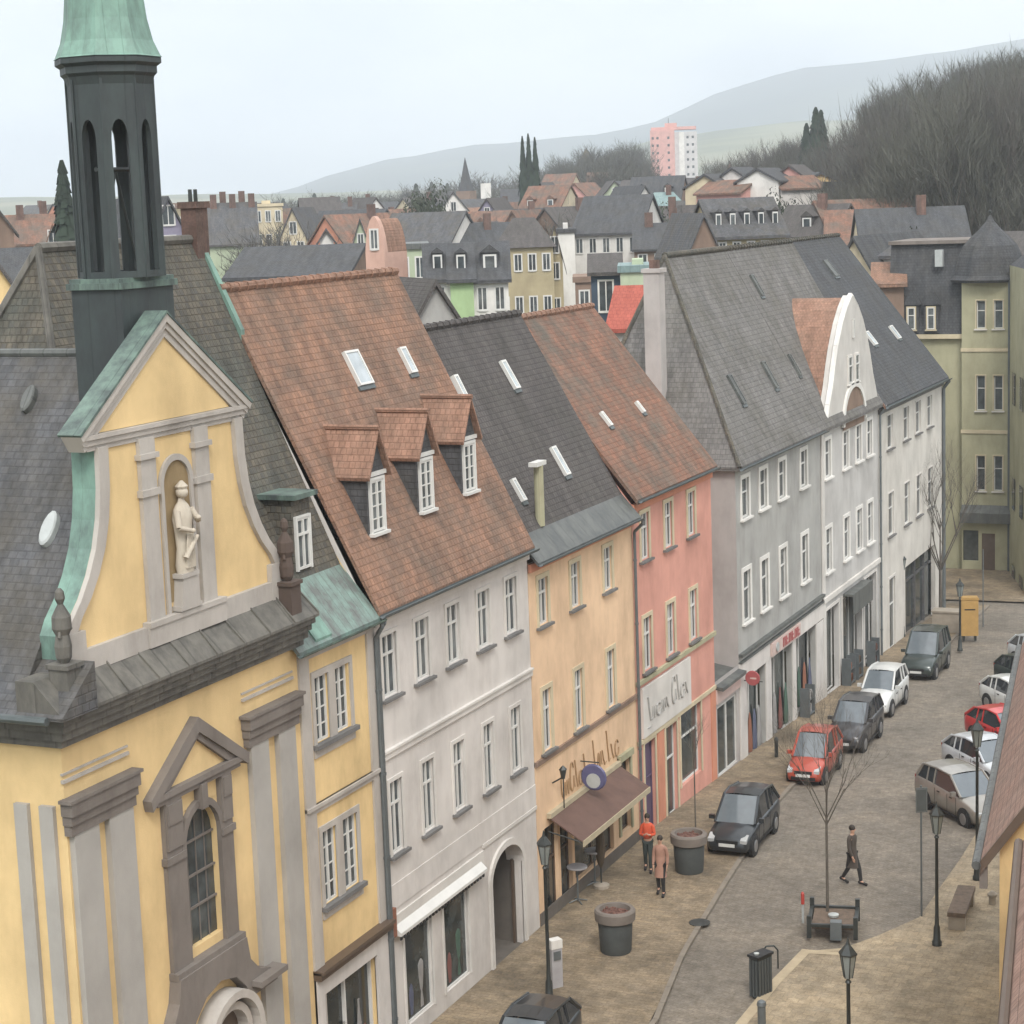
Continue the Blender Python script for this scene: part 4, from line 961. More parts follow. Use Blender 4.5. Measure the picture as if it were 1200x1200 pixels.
# ================================================================== OLIVE CORNER BLOCK AT THE END OF THE STREET
def G(px,py):
    p=gnd(px,py,0)
    for _ in range(8): p=gnd(px,py,street(p.y))
    return p
def olive_block():
    Yp=113.0; a=onY(1127,400,Yp); b=onY(1183,400,Yp); c=onY(1040,400,Yp); zb=street(113)
    R=empty('corner_building',(a.x,Yp,0),0); tag(R,'olive yellow four-storey corner building with slate turret roof and dark mansard','building')
    W=b.x-a.x; zz=lambda py:onY(1155,py,Yp).z
    ze=zz(328); 
    wx=[onY(1149.5,400,Yp).x-a.x,onY(1170,400,Yp).x-a.x]
    holes=[]
    rowz=[(zz(385),zz(352)),(zz(481),zz(440)),(zz(575),zz(534))]
    first=None
    for z0,z1 in rowz:
        for x in wx:
            w=make_window(.50,z1-z0,'sash',R,surround='cream',sill='white',sw=.06,depth=.12) if first is None or abs((z1-z0)-first[1])>.15 else copy_tree(first[0],R)
            w.location=(x,0,z0); first=(w,z1-z0) if first is None else first
            holes.append((x-.25,x+.25,z0,z1))
    holes.append((.05,.95,zz(658),zz(622))); 
    mb=MB(); solid_wall(mb,0,W,zb-.5,ze,holes,0,.25); mb.poly([(0,0,zb-.5),(0,0,ze),(0,6,ze),(0,6,zb-.5)]); mb.poly([(W,0,zb-.5),(W,6,zb-.5),(W,6,ze),(W,0,ze)])
    mb.build('wall','olive',R)
    MB().box(.05,.2,zz(658),.95,.24,zz(622)).build('shop_window','shopglass',R)
    MB().box(-.05,-.06,zz(412),W+.05,0,zz(408)).box(-.05,-.06,zz(508),W+.05,0,zz(504)).build('string_course','cream',R)
    MB().prism([(-.0,zz(592)),(-.55,zz(600)),(-.5,zz(612)),(0,zz(608))],'x',0,W+.3).build('canopy','lead',R)
    MB().box(1.15,-.02,zb-.3,1.9,.02,zz(625)).build('doorway','brownframe',R)
    # turret roof : concave slate cap
    rp=[(1.42,ze-.15),(1.50,ze),(1.36,ze+.25),(1.2,ze+1.3),(1.02,ze+1.9),(.72,ze+2.4),(.42,ze+2.8),(.18,ze+3.2),(.03,ze+3.6)]
    sc_=W/2/.98
    t=MB().lathe([(r*sc_*1.1,z) for r,z in rp],W/2,W/2,0,8,a0=PI/8).build('turret_roof','darkslate',R)
    MB().tube((W/2,W/2,ze+3.5),(W/2,W/2,ze+4.1),.04,.02,5).ball((W/2,W/2,ze+3.8),.10,6).build('finial','metal',t)
    # left wing with mansard
    x0=c.x-a.x; ze2=zz(392)
    lw=MB(); lw.poly([(x0,.6,zb-.5),(0,.6,zb-.5),(0,.6,ze2),(x0,.6,ze2)]); lw.poly([(x0,.6,zb-.5),(x0,.6,ze2),(x0,8,ze2),(x0,8,zb-.5)])
    lw.build('wing_wall','olive',R)
    MB().box(x0-.2,.3,ze2-.25,.0,.62,ze2).build('eaves_cornice','cream',R)
    zr=zz(283)
    ms=MB(); ms.prism([(.42,ze2),(1.5,zr-.1),(7,zr-.1),(8,ze2)],'x',x0-.1,.2); mo=ms.build('mansard_roof','darkslate',R)
    MB().box(x0-.2,1.2,zr-.1,.2,7.2,zr+.1).build('roof_edge','stone',mo)
    for px in (1068,1091):
        p=onY(px,384,Yp+.3); x=p.x-a.x
        dm=MB(); dm.box(x-.42,.32,ze2+.1,x+.42,1.6,ze2+1.75); dm.prism([(x-.5,ze2+1.7),(x+.5,ze2+1.7),(x,ze2+2.5)],'y',.22,1.7); d=dm.build('dormer','darkslate',R)
        w=make_window(.42,1.25,'sash',d,flat=True,surround='cream',sill='cream',sw=.07,depth=-.05,sproud=.05); w.location=(x,.31,ze2+.3)
    p=onY(1101,300,Yp+1); x=p.x-a.x; MB().box(x-.22,.75,zz(312),x+.22,1.2,zz(292)).build('roof_window','signwhite',R)
    # right wing, bending towards the viewer along the street
    rw=MB(); q0=Vector((W,0)); q1=Vector((W+2.2,-7))
    def wq(u,z): v=q0+(q1-q0)*u; return (v.x,v.y,z)
    rw.poly([wq(0,zb-.5),wq(0,ze+.8),wq(1,ze+.8),wq(1,zb-.5)][::-1]); rw.build('street_wing_wall','olive',R)
    tr=MB(); 
    for z in (zz(690),zz(590),zz(470)):
        for u in (.28,.7):
            a_=wq(u-.08,z); b_=wq(u+.08,z); tr.poly([(a_[0]-.05,a_[1],z),(b_[0]-.05,b_[1],z),(b_[0]-.05,b_[1],z+1.8),(a_[0]-.05,a_[1],z+1.8)])
    tr.build('street_wing_window','shopglass',R)
    MB().tube((W+.02,-.12,zb),(W+.02,-.12,ze),.09,.09,8).build('downpipe','pipe',R)
    rp=MB(); rp.poly([wq(0,ze+.8),wq(1,ze+.8),(W+5,-5,ze+4),(W+4,2,ze+4)]); rp.poly([wq(0,ze+.8),(W+4,2,ze+4),(W+4,6,ze+1)]); rp.build('street_wing_roof','darkslate',R)
olive_block()
# ================================================================== NEAR HOUSES AT THE RIGHT EDGE
def near_right():
    ez=8.0; A=gnd(1149,1010,ez); B=gnd(1196,765,ez); d=(B-A); az=math.atan2(d.x,d.y)      # eaves run away from the camera
    # local x = gable direction to the right, local y = along the eaves (away)
    R=empty('gable_house',(A.x,A.y,0),-az); tag(R,'red-roofed ochre gable house at the right edge, seen from above','house')
    L=d.length*1.05; W=4.4; rz=ez+4.6
    Wm=xf(R); 
    # rake direction from the photo
    h=Wm.inverted()@onplane(1200,946,Wm.translation,Wm.to_3x3()@Vector((0,-1,0)))
    k=(h.z-ez)/h.x if h.x>0 else 1.2
    rz=ez+W*k
    body=MB(); ov=.32
    body.poly([(ov,.28,-.2),(2*W-ov,.28,-.2),(2*W-ov,.28,ez+ov*k-.15),(W,.28,rz-.2),(ov,.28,ez+ov*k-.15)])
    body.poly([(ov,.28,-.2),(ov,.28,ez+ov*k-.15),(ov,L,ez+ov*k-.15),(ov,L,-.2)])
    body.poly([(ov,L,-.2),(ov,L,ez),(W,L,rz-.2),(2*W-ov,L,ez),(2*W-ov,L,-.2)])
    body.build('wall','yellow',R)
    rf=MB(); rf.prism([(0,ez),(W,rz),(2*W,ez),(2*W,ez-.15),(W,rz-.2),(0,ez-.15)],'y',0,L+.3); rf.build('roof','salmontile',R)
    MB().tube((W,0,rz),(W,L+.3,rz),.12,.12,7).build('ridge_tiles','orangetile',R)
    MB().prism([(0,ez+.03),(W,rz+.03),(W,rz-.28),(0,ez-.22)],'y',-.07,.0).build('verge_board','brownframe',R)
    g=MB(); g.tube((-.07,-.1,ez-.04),(-.07,L,ez-.04),.085,.085,8); g.build('gutter','lead',R)
    MB().box(-.02,.0,ez-.5,.12,.16,ez-.12).build('eaves_bracket','stone',R)
    # pink-roofed neighbour still closer to the camera: only its eaves edge shows
    ez2=9.0; A2=gnd(1181,1215,ez2); B2=gnd(1199,985,ez2); d2=(B2-A2); az2=math.atan2(d2.x,d2.y); O=A2-d2.normalized()*2.5; L2=(B2-O).length
    N2=empty('gable_house',(O.x,O.y,0),-az2); tag(N2,'salmon-roofed house with dark gutter at the lower right corner','house')
    m=MB(); W2=3.2; rz2=ez2+W2*1.3
    m.poly([(.3,.2,-.2),(.3,.2,ez2),(.3,L2-.2,ez2),(.3,L2-.2,-.2)]); m.poly([(.3,L2-.2,-.2),(.3,L2-.2,ez2),(W2,L2-.2,rz2-.4),(2*W2,L2-.2,ez2),(2*W2,L2-.2,-.2)]); m.poly([(.3,.2,-.2),(2*W2,.2,-.2),(2*W2,.2,ez2),(W2,.2,rz2-.4),(.3,.2,ez2)]); m.build('wall','pink',N2)
    MB().prism([(0,ez2),(W2,rz2),(2*W2,ez2),(2*W2,ez2-.15),(W2,rz2-.2),(0,ez2-.15)],'y',0,L2).build('roof','salmontile',N2)
    MB().tube((-.07,0,ez2-.04),(-.07,L2,ez2-.04),.08,.08,8).build('gutter','brownframe',N2)
near_right()
# ================================================================== GROUND
def ground():
    g=MB(); 
    Ds=[0,8,16,24,32,38,44,50,56,58,60,64,68,72,76,80,84,88,92,96,100,106,112,120,130,145,160,180,200,225,250,280,320,360,420,500,600,720,860,1000,1300,1800,2600,4000,5000]
    n=120; idx={}
    for i,D in enumerate(Ds):
        for k in range(n):
            t=2*PI*k/n; x=D*math.sin(t); y=D*math.cos(t); g.v.append((x,y,ground_z(x,y)-.02))
    for i in range(len(Ds)-1):
        for k in range(n):
            k2=(k+1)%n; g.f.append((i*n+k,i*n+k2,(i+1)*n+k2,(i+1)*n+k)[::-1]); g.mi.append(0)
    tag(g.build('ground','ground',smooth=60),'winter ground under the town and rising to the wooded slopes','ground',kind='structure')
    def sheet(name,mat,label,left,right,dz,y0,y1,step=2.0,kerb=None):
        """left/right: functions or tables of x against y"""
        m=MB(); ys=[]; y=y0
        while y<y1: ys.append(y); y+=step
        ys.append(y1)
        P=[((lerp([(a,b) for a,b in left],y)),(lerp([(a,b) for a,b in right],y)),y) for y in ys]
        for a,b in zip(P,P[1:]):
            za=street(a[2])+dz; zb=street(b[2])+dz
            m.poly([(a[0],a[2],za),(a[1],a[2],za),(b[1],b[2],zb),(b[0],b[2],zb)])
        o=m.build(name,mat); tag(o,label,kind='structure'); return o
    KL=[(10,-15.2),(42.9,-16.1),(47.3,-16.9),(52.7,-17.5),(55.8,-17.8),(60.6,-18.4),(70,-18.9),(88,-18.9),(104,-19.2)]
    sheet('street','road','grey sett-paved street running between the house rows',[(0,-21.5),(200,-21.5)],[(0,6),(200,6)],.0,5,112)
    sheet('pavement','walk','brown paved pavement along the left house row',[(0,-21.19),(104,-21.19)],KL,.09,5,103,1.5)
    # kerb
    k=MB(); y=5.0
    while y<103:
        x=lerp(KL,y); x2=lerp(KL,y+1.0); z=street(y); z2=street(y+1)
        k.poly([(x,y,z+.105),(x+.14,y,z+.105),(x2+.14,y+.98,z2+.105),(x2,y+.98,z2+.105)]); k.poly([(x+.14,y,z-.05),(x2+.14,y+.98,z2-.05),(x2+.14,y+.98,z2+.105),(x+.14,y,z+.105)][::-1])
        y+=1
    tag(k.build('kerb','kerb'),'stone kerb of the left pavement',kind='structure')
    PL=[(5,-14.6),(43.6,-14.1),(46.1,-14.05),(48.3,-13.9),(48.9,-12.9),(50.2,-12.2),(51.8,-11.5),(57,-11.4),(62,-11.5),(80,-11.8)]
    m=MB(); ys=[5,20,30,36,40,43.6,46.1,48.3,48.9,50.2,51.8,54,57,60,62,66,70,75,80]
    for a,b in zip(ys,ys[1:]):
        xa,xb=lerp(PL,a),lerp(PL,b); za,zb=street(a)+.11,street(b)+.11
        m.poly([(xa,a,za),(5,a,za),(5,b,zb),(xb,b,zb)]); m.poly([(xa,a,za-.2),(xa,a,za),(xb,b,zb),(xb,b,zb-.2)])
    tag(m.build('plaza','plaza'),'sand coloured plaza paving on the right',kind='structure')
    k=MB()
    for a,b in zip(ys,ys[1:]):
        xa,xb=lerp(PL,a),lerp(PL,b); za,zb=street(a)+.118,street(b)+.118
        if b<=48.95: k.poly([(xa-.01,a,za),(xa+.26,a,za),(xb+.26,b,zb),(xb-.01,b,zb)])
    k.poly([(-13.9,48.2,.119),(-12.6,48.45,.119),(-12.6,48.62,.119),(-13.9,48.5,.119)])
    tag(k.build('plaza_edge','bright'),'pale stone edging of the plaza tip',kind='structure')
    # far pavement in front of the olive block
    m=MB(); za=street(104)+.08; m.poly([(-24,104,za),(-16.6,104.5,za),(-16.2,113,za),(-24,113,za)]); tag(m.build('far_pavement','walk'),'pavement in front of the olive corner block',kind='structure')
    # manhole, tyre-worn darker track strips
    p=G(820,1085); mh=MB().lathe([(.0,0),(.3,0),(.3,.012),(0,.012)],n=16); o=mh.build('manhole_cover','metal'); o.location=(p.x,p.y,street(p.y)+.094); tag(o,'round dark manhole cover in the brown pavement','manhole cover')
    # hills
    def hill(name,label,mat,prof,D0,D1,D2,zlow):
        m=MB(); rows=[]; n=0
        pxs=list(range(-700,2100,35))
        fr=[(D0,0),(D0+(D1-D0)*.35,.28),(D0+(D1-D0)*.7,.72),(D1,1.0),(D2,.6)]
        rd=random.Random(9)
        jit=[rd.uniform(-1,1) for _ in pxs]
        for D,f in fr:
            for i,px in enumerate(pxs):
                v,_=colray(px,D); zt=CAMH+(yh(px)-lerp(prof,px)+jit[i]*1.0)/F*D1/max(.3,math.cos(math.atan((px-600)/F))); 
                m.v.append((v.x,v.y,zlow+(zt-zlow)*f))
        w=len(pxs)
        for j in range(len(fr)-1):
            for i in range(w-1): m.f.append((j*w+i,j*w+i+1,(j+1)*w+i+1,(j+1)*w+i)); m.mi.append(0)
        tag(m.build(name,mat,smooth=60),label,kind='structure')
    hill('hills','far wooded hill ridge fading into the haze','hillfar',[(-700,236),(200,236),(330,228),(380,209),(450,191),(560,173),(640,166),(700,160),(765,150),(800,133),(850,112),(900,98),(950,88),(1020,82),(1100,75),(1150,68),(1250,58),(1500,50),(2100,60)],2600,3900,4800,20)
    hill('hills','nearer pale field slope below the far ridge','hillnear',[(-700,250),(600,222),(700,190),(760,168),(820,160),(880,152),(960,146),(1040,146),(1200,140),(2100,140)],1300,2100,2600,20)
ground()
# ================================================================== STREET FURNITURE
def lamp(px,py,label,h=4.0,rot=0,X=None,lantern=True):
    p=G(px,py); z=street(p.y)+(.09 if p.x<-16 else .11)
    R=empty('street_lamp',(p.x,p.y,z),rot); tag(R,label,'street lamp',group='lantern street lamps')
    MB().lathe([(.13,0),(.13,.10),(.10,.14),(.085,.5),(.06,.56),(.048,.9),(.042,h-.75),(.07,h-.72),(.03,h-.65)],n=12).build('pole','metal',R,smooth=50)
    if lantern:
        MB().lathe([(.09,h-.62),(.17,h-.12),(.17,h-.10)],n=6).build('lantern','lampglass',R)
        e=MB(); 
        for k in range(6):
            a=2*PI*k/6; e.tube((.09*math.cos(a),.09*math.sin(a),h-.62),(.172*math.cos(a),.172*math.sin(a),h-.1),.012,.012,4)
        e.lathe([(.20,h-.11),(.20,h-.08),(.09,h+.06),(.05,h+.1),(.03,h+.18),(.01,h+.26)],n=6); e.build('lantern_cap','metal',R)
    return R
lamp(996,1345,'dark lantern street lamp in the plaza foreground beside the square tree bench',h=4.3)
lamp(1098,1112,'dark slender street lamp left of the grey bench on the plaza',h=3.7)
lamp(1145,1035,'dark street lamp in front of the parked silver car by the right-hand eaves',h=4.6)
lamp(644,1176,'dark green street lamp on the brown pavement at the left end of the awning',h=4.2)
lamp(1058,748,'small lantern lamp against the white corner house beside its dark opening',h=3.9)
lamp(1125,765,'lamp post on the far pavement left of the yellow box',h=3.2)
def pole(px,py,h,label,sign=None,name='sign_post'):
    p=G(px,py); z=street(p.y)+.1; R=empty(name,(p.x,p.y,z),.5); tag(R,label,'sign post')
    MB().tube((0,0,0),(0,0,h),.028,.028,8).build('post','pipe',R)
    if sign: o=MB().box(-.16,-.05,h-.75,.16,-.03,h-.05).build('sign_plate','pipe',R); MB().box(-.13,-.056,h-.7,.13,-.051,h-.1).build('sign_face',sign,o)
pole(1080,1078,3.75,'thin sign post with an upright grey plate standing between the lamp and the tree bench','planter')
pole(1152,737,3.9,'thin tall post on the far pavement right of the yellow box')
def planter(px,py,label,tree):
    p=G(px,py); R=empty('planter',(p.x,p.y,street(p.y)+.09),0); tag(R,label,'planter',group='round plant tubs on the pavement')
    MB().lathe([(.40,0),(.42,.04),(.47,.85),(.47,.86)],n=24).build('tub','planter',R,smooth=50)
    MB().lathe([(.47,.86),(.545,.90),(.555,1.14),(.52,1.19),(.42,1.19),(.40,1.05),(.1,1.04)],n=24).build('rim','rimstone',R,smooth=30)
    d=MB(); d.lathe([(.41,1.06),(.25,1.12),(.02,1.14)],n=14); rd=random.Random(int(px))
    for i in range(26):
        a=rd.random()*2*PI; r=rd.random()*.34; d.ball((r*math.cos(a),r*math.sin(a),1.12),.045,5)
    d.build('soil','soil',R)
    if tree: return R
    return R
PA=planter(722,1118,'grey round plant tub with red-brown soil, nearer the camera',False)
PB=planter(808,1024,'grey round plant tub behind, with a bare sapling growing in it',True)
def branches(mb,p,d,l,r,lev,rd,up=.25,n=5,tips=None):
    q=p+d*l; mb.tube(p,q,r,r*.62,n if lev>1 else 4,False)
    if tips is not None and lev<=2: tips.append((q,d))
    if lev==0: return
    k=rd.choice((2,3,3)) if lev>1 else 3
    for i in range(k):
        nd=(d+Vector((rd.uniform(-1,1),rd.uniform(-1,1),rd.uniform(-.25,.75)+up))*.62).normalized()
        branches(mb,p+d*l*rd.uniform(.55,1.0),nd,l*rd.uniform(.62,.82),r*.55,lev-1,rd,up,n,tips)
def small_tree(px,py,h,label,trunk_h,seed,z0=0,lev=5,r=.045,spread=.6,name='bare_tree',l0=None):
    p=G(px,py); R=empty(name,(p.x,p.y,street(p.y)+z0),0); tag(R,label,'tree')
    rd=random.Random(seed); MB().tube((0,0,0),(0,0,trunk_h),r,r*.75,8).build('trunk','bark',R)
    c=MB(); 
    for k in range(6):
        a=2*PI*k/6+rd.random(); d=Vector((math.cos(a)*spread,math.sin(a)*spread,1)).normalized()
        branches(c,Vector((0,0,trunk_h*(.93 if k%2 else 1))),d,l0 or (h-trunk_h)*.42,r*.42,lev,rd,.25,4)
    branches(c,Vector((0,0,trunk_h)),Vector((0,0,1)),(h-trunk_h)*.5,r*.5,lev,rd,.3,4)
    c.build('crown','bark',R); return R
small_tree(970,1086,5.6,'slim bare tree rising from the square tree bench on the plaza',2.7,3,.4,5,.045,.48)
small_tree(816,1010,3.6,'bare sapling growing in the farther plant tub',2.3,8,1.1,3,.025,.3)
small_tree(1102,726,7.8,'bare tree in front of the white corner house',2.6,12,.05,5,.09,.45)
def tree_bench():
    p=G(977,1093); R=empty('tree_bench',(p.x,p.y,.11),math.radians(12)); tag(R,'dark square bench frame around the slim plaza tree','bench')
    f=MB(); w=.62
    for s in (-1,1): f.box(s*w-.05,-w*1.15,.32,s*w+.05,w*1.15,.40).box(-w,s*w*1.15-.05,.32,w,s*w*1.15+.05,.40)
    f.build('rail','metal',R)
    MB().box(-w+.07,-w*1.1,.24,w-.07,w*1.1,.34).build('grate','wood',R)
    for a in (-1,1):
        for b in (-1,1):
            l=MB(); l.box(a*w-.06,b*w*1.15-.06,0,a*w+.06,b*w*1.15+.06,.62); l.build('leg','metal',R)
    MB().box(-.05,-.85,0,.25,-.60,.5).build('pedestal','pipe',R)
    MB().lathe([(.0,.36),(.14,.36),(.15,.42),(.0,.45)],0,0,0,10).build('root_collar','signwhite',R)
    # reflective bollard with a red cap beside
    q=G(941,1082); B=empty('marker_post',(q.x,q.y,street(q.y)+.01)); tag(B,'short red and pale marker post left of the tree bench','marker post')
    MB().tube((0,0,0),(0,0,.55),.035,.035,8).build('post','signwhite',B); MB().lathe([(.05,.55),(.05,.85),(.02,.9)],n=8).build('cap','redcap',B)
tree_bench()
def bench():
    p=G(1127,1078); R=empty('bench',(p.x,p.y,.11),math.radians(4)); tag(R,'grey stone bench with dark seat on the plaza beside the right-hand house','bench')
    MB().box(-.24,-1.15,.38,.24,1.1,.5).build('seat','wood',R)
    for s in (-.95,.9): MB().box(-.22,s-.14,0,.22,s+.14,.38).build('leg','concrete',R)
bench()
def adboard():
    p=G(892,1168); R=empty('advertising_board',(p.x,p.y,.02),math.radians(-24)); tag(R,'dark slatted litter-bin enclosure standing at the plaza kerb','bin')
    b=MB(); b.box(-.15,-.26,0.03,.15,.26,1.08); b.build('body','metal',R)
    s=MB()
    for k in range(5): y=-.25+k*.105; s.box(.151,y,.06,.17,y+.06,1.02)
    for k in range(3): x=-.14+k*.10; s.box(x,-.28,.06,x+.06,-.261,1.02)
    s.build('slats','planter',R)
    MB().box(-.18,-.30,1.08,.18,.30,1.14).build('lid','grill',R); MB().lathe([(0,1.14),(.06,1.14),(.07,1.18),(0,1.2)],0,-.15,0,10).build('knob','signwhite',R)
    R.name='litter_bin'
    # bicycle handle shape just behind
    q=G(903,1140); B=empty('bicycle_stand',(q.x,q.y,.11),.5); tag(B,'dark bent-tube bicycle stand behind the litter bin','bicycle stand')
    MB().path([(-.2,0,0),(-.2,0,.5),(-.1,0,.62),(.1,0,.62),(.2,0,.5),(.2,0,0)],.022,7).build('hoop','metal',B)
    q=G(893,1212); B=empty('bollard',(q.x,q.y,.01),.0); tag(B,'grey bollard at the bottom edge of the plaza kerb','bollard')
    MB().lathe([(.10,0),(.10,.7),(.12,.74),(.10,.82),(.04,.86)],n=14).build('post','pipe',B)
adboard()
def tables():
    for i,(px,py,lb) in enumerate(((672,1060,'round high bar table nearer the camera under the brown awning'),(692,1040,'round high bar table farther along under the brown awning'))):
        p=G(px,py); p.x+=.15; R=empty('bar_table',(p.x,p.y,.09)); tag(R,lb,'bar table',group='high tables outside the café')
        MB().lathe([(.29,1.03),(.30,1.05),(.29,1.08)],n=20).build('table_top','tablewhite',R); MB().tube((0,0,.04),(0,0,1.03),.03,.03,8).build('column','pipe',R)
        f=MB()
        for k in range(4): a=PI/4+k*PI/2; f.tube((0,0,.1),(.28*math.cos(a),.28*math.sin(a),.02),.02,.018,6)
        f.build('foot','pipe',R)
    p=G(705,1043); R=empty('parasol',(p.x,p.y,.09)); tag(R,'closed brown parasol on a stand under the far end of the awning','parasol')
    MB().lathe([(.03,.6),(.10,.75),(.15,1.1),(.13,1.5),(.07,1.85),(.02,1.98)],n=10).build('canopy','parasol',R); MB().tube((0,0,0),(0,0,2.05),.025,.025,8).build('pole','metal',R); MB().lathe([(.24,0),(.24,.08),(.05,.14)],n=12).build('base','concrete',R)
    p=G(657,1040); p=G(652,1062); R=empty('menu_board',(p.x-.1,p.y,.09),1.1); tag(R,'dark menu board leaning beside the café door','menu board')
    MB().prism([(-.25,0),(.0,1.05),(.05,1.05),(-.18,0)],'x',-.26,.26).build('board','grill',R); MB().prism([(.25,0),(.03,1.05),(-.02,1.05),(.18,0)],'x',-.26,.26).build('rear_frame','brownframe',R)
    # parking machine behind the foreground car
    p=G(652,1160); R=empty('ticket_machine',(p.x,p.y,.09),.9); tag(R,'pale ticket machine post behind the dark car at the bottom edge','ticket machine')
    MB().box(-.15,-.10,0,.15,.10,1.05).build('body','tablewhite',R); MB().box(-.16,-.12,1.05,.16,.12,1.28).build('head','bwhite',R); MB().box(-.10,-.125,.75,.10,-.101,.98).build('panel','pipe',R)
    # street vendor rack in front of grey shop
    for k,(px,py,gm,lb) in enumerate(((905,838,'white_goods','pale goods rack outside the grey shop, left of the door'),(935,800,'orange_goods','orange goods rack outside the grey shop, right of the door'),(975,795,'wood','brown goods rack before the curved gable house'),(992,780,'soil','reddish goods rack before the curved gable house'))):
        p=G(px,py); p.x=min(p.x,-20.4) if p.x>-20.4 else p.x; p.x=max(p.x,-20.9)
        R=empty('goods_rack',(p.x,p.y,street(p.y)+.09),PI/2); tag(R,lb,'goods rack',group='goods racks outside the shops')
        f=MB(); f.box(-.4,-.2,0,-.36,.2,1.2).box(.36,-.2,0,.4,.2,1.2).box(-.36,-.2,.1,.36,.2,.14).box(-.36,-.15,.65,.36,.15,.69); f.build('frame','pipe',R)
        rd=random.Random(k); g=MB()
        for i in range(10): x=-.3+.6*rd.random(); z=rd.choice((.14,.69)); g.box(x-.06,-.13,z,x+.06,.13,z+.18+.18*rd.random())
        g.build('goods',gm,R)
    # yellow post box
    p=G(1136,752); R=empty('post_box',(p.x,p.y,street(p.y)+.08),.3); tag(R,'tall yellow box on the far pavement in front of the olive block','post box')
    MB().box(-.40,-.22,.25,.40,.22,2.0).build('body','yellowbox',R); MB().prism([(-.45,2.0),(.45,2.0),(.38,2.12),(-.38,2.12)],'y',-.25,.25).build('cap','yellowbox',R)
    MB().box(-.25,-.23,1.5,.25,-.221,1.56).build('slot','grill',R); MB().box(-.32,-.15,0,-.22,.15,.25).box(.22,-.15,0,.32,.15,.25).build('feet','metal',R)
    p=G(1116,742); R=empty('hedge_planter',(p.x,p.y,street(p.y)+.08)); tag(R,'low grey wall block beside the far lamp','wall')
    MB().box(-.9,-.4,0,.9,.4,1.0).box(-.95,-.45,1.0,.95,.45,1.08).build('block','concrete',R)
    R.name='low_wall'
    p=G(1165,1064); R=empty('hydrant',(p.x-.05,p.y,.11)); tag(R,'small pale hydrant cap beside the ochre house wall','hydrant')
    MB().lathe([(.10,0),(.10,.22),(.14,.24),(.14,.3),(.05,.38)],n=12).build('cap','concrete',R)
tables()
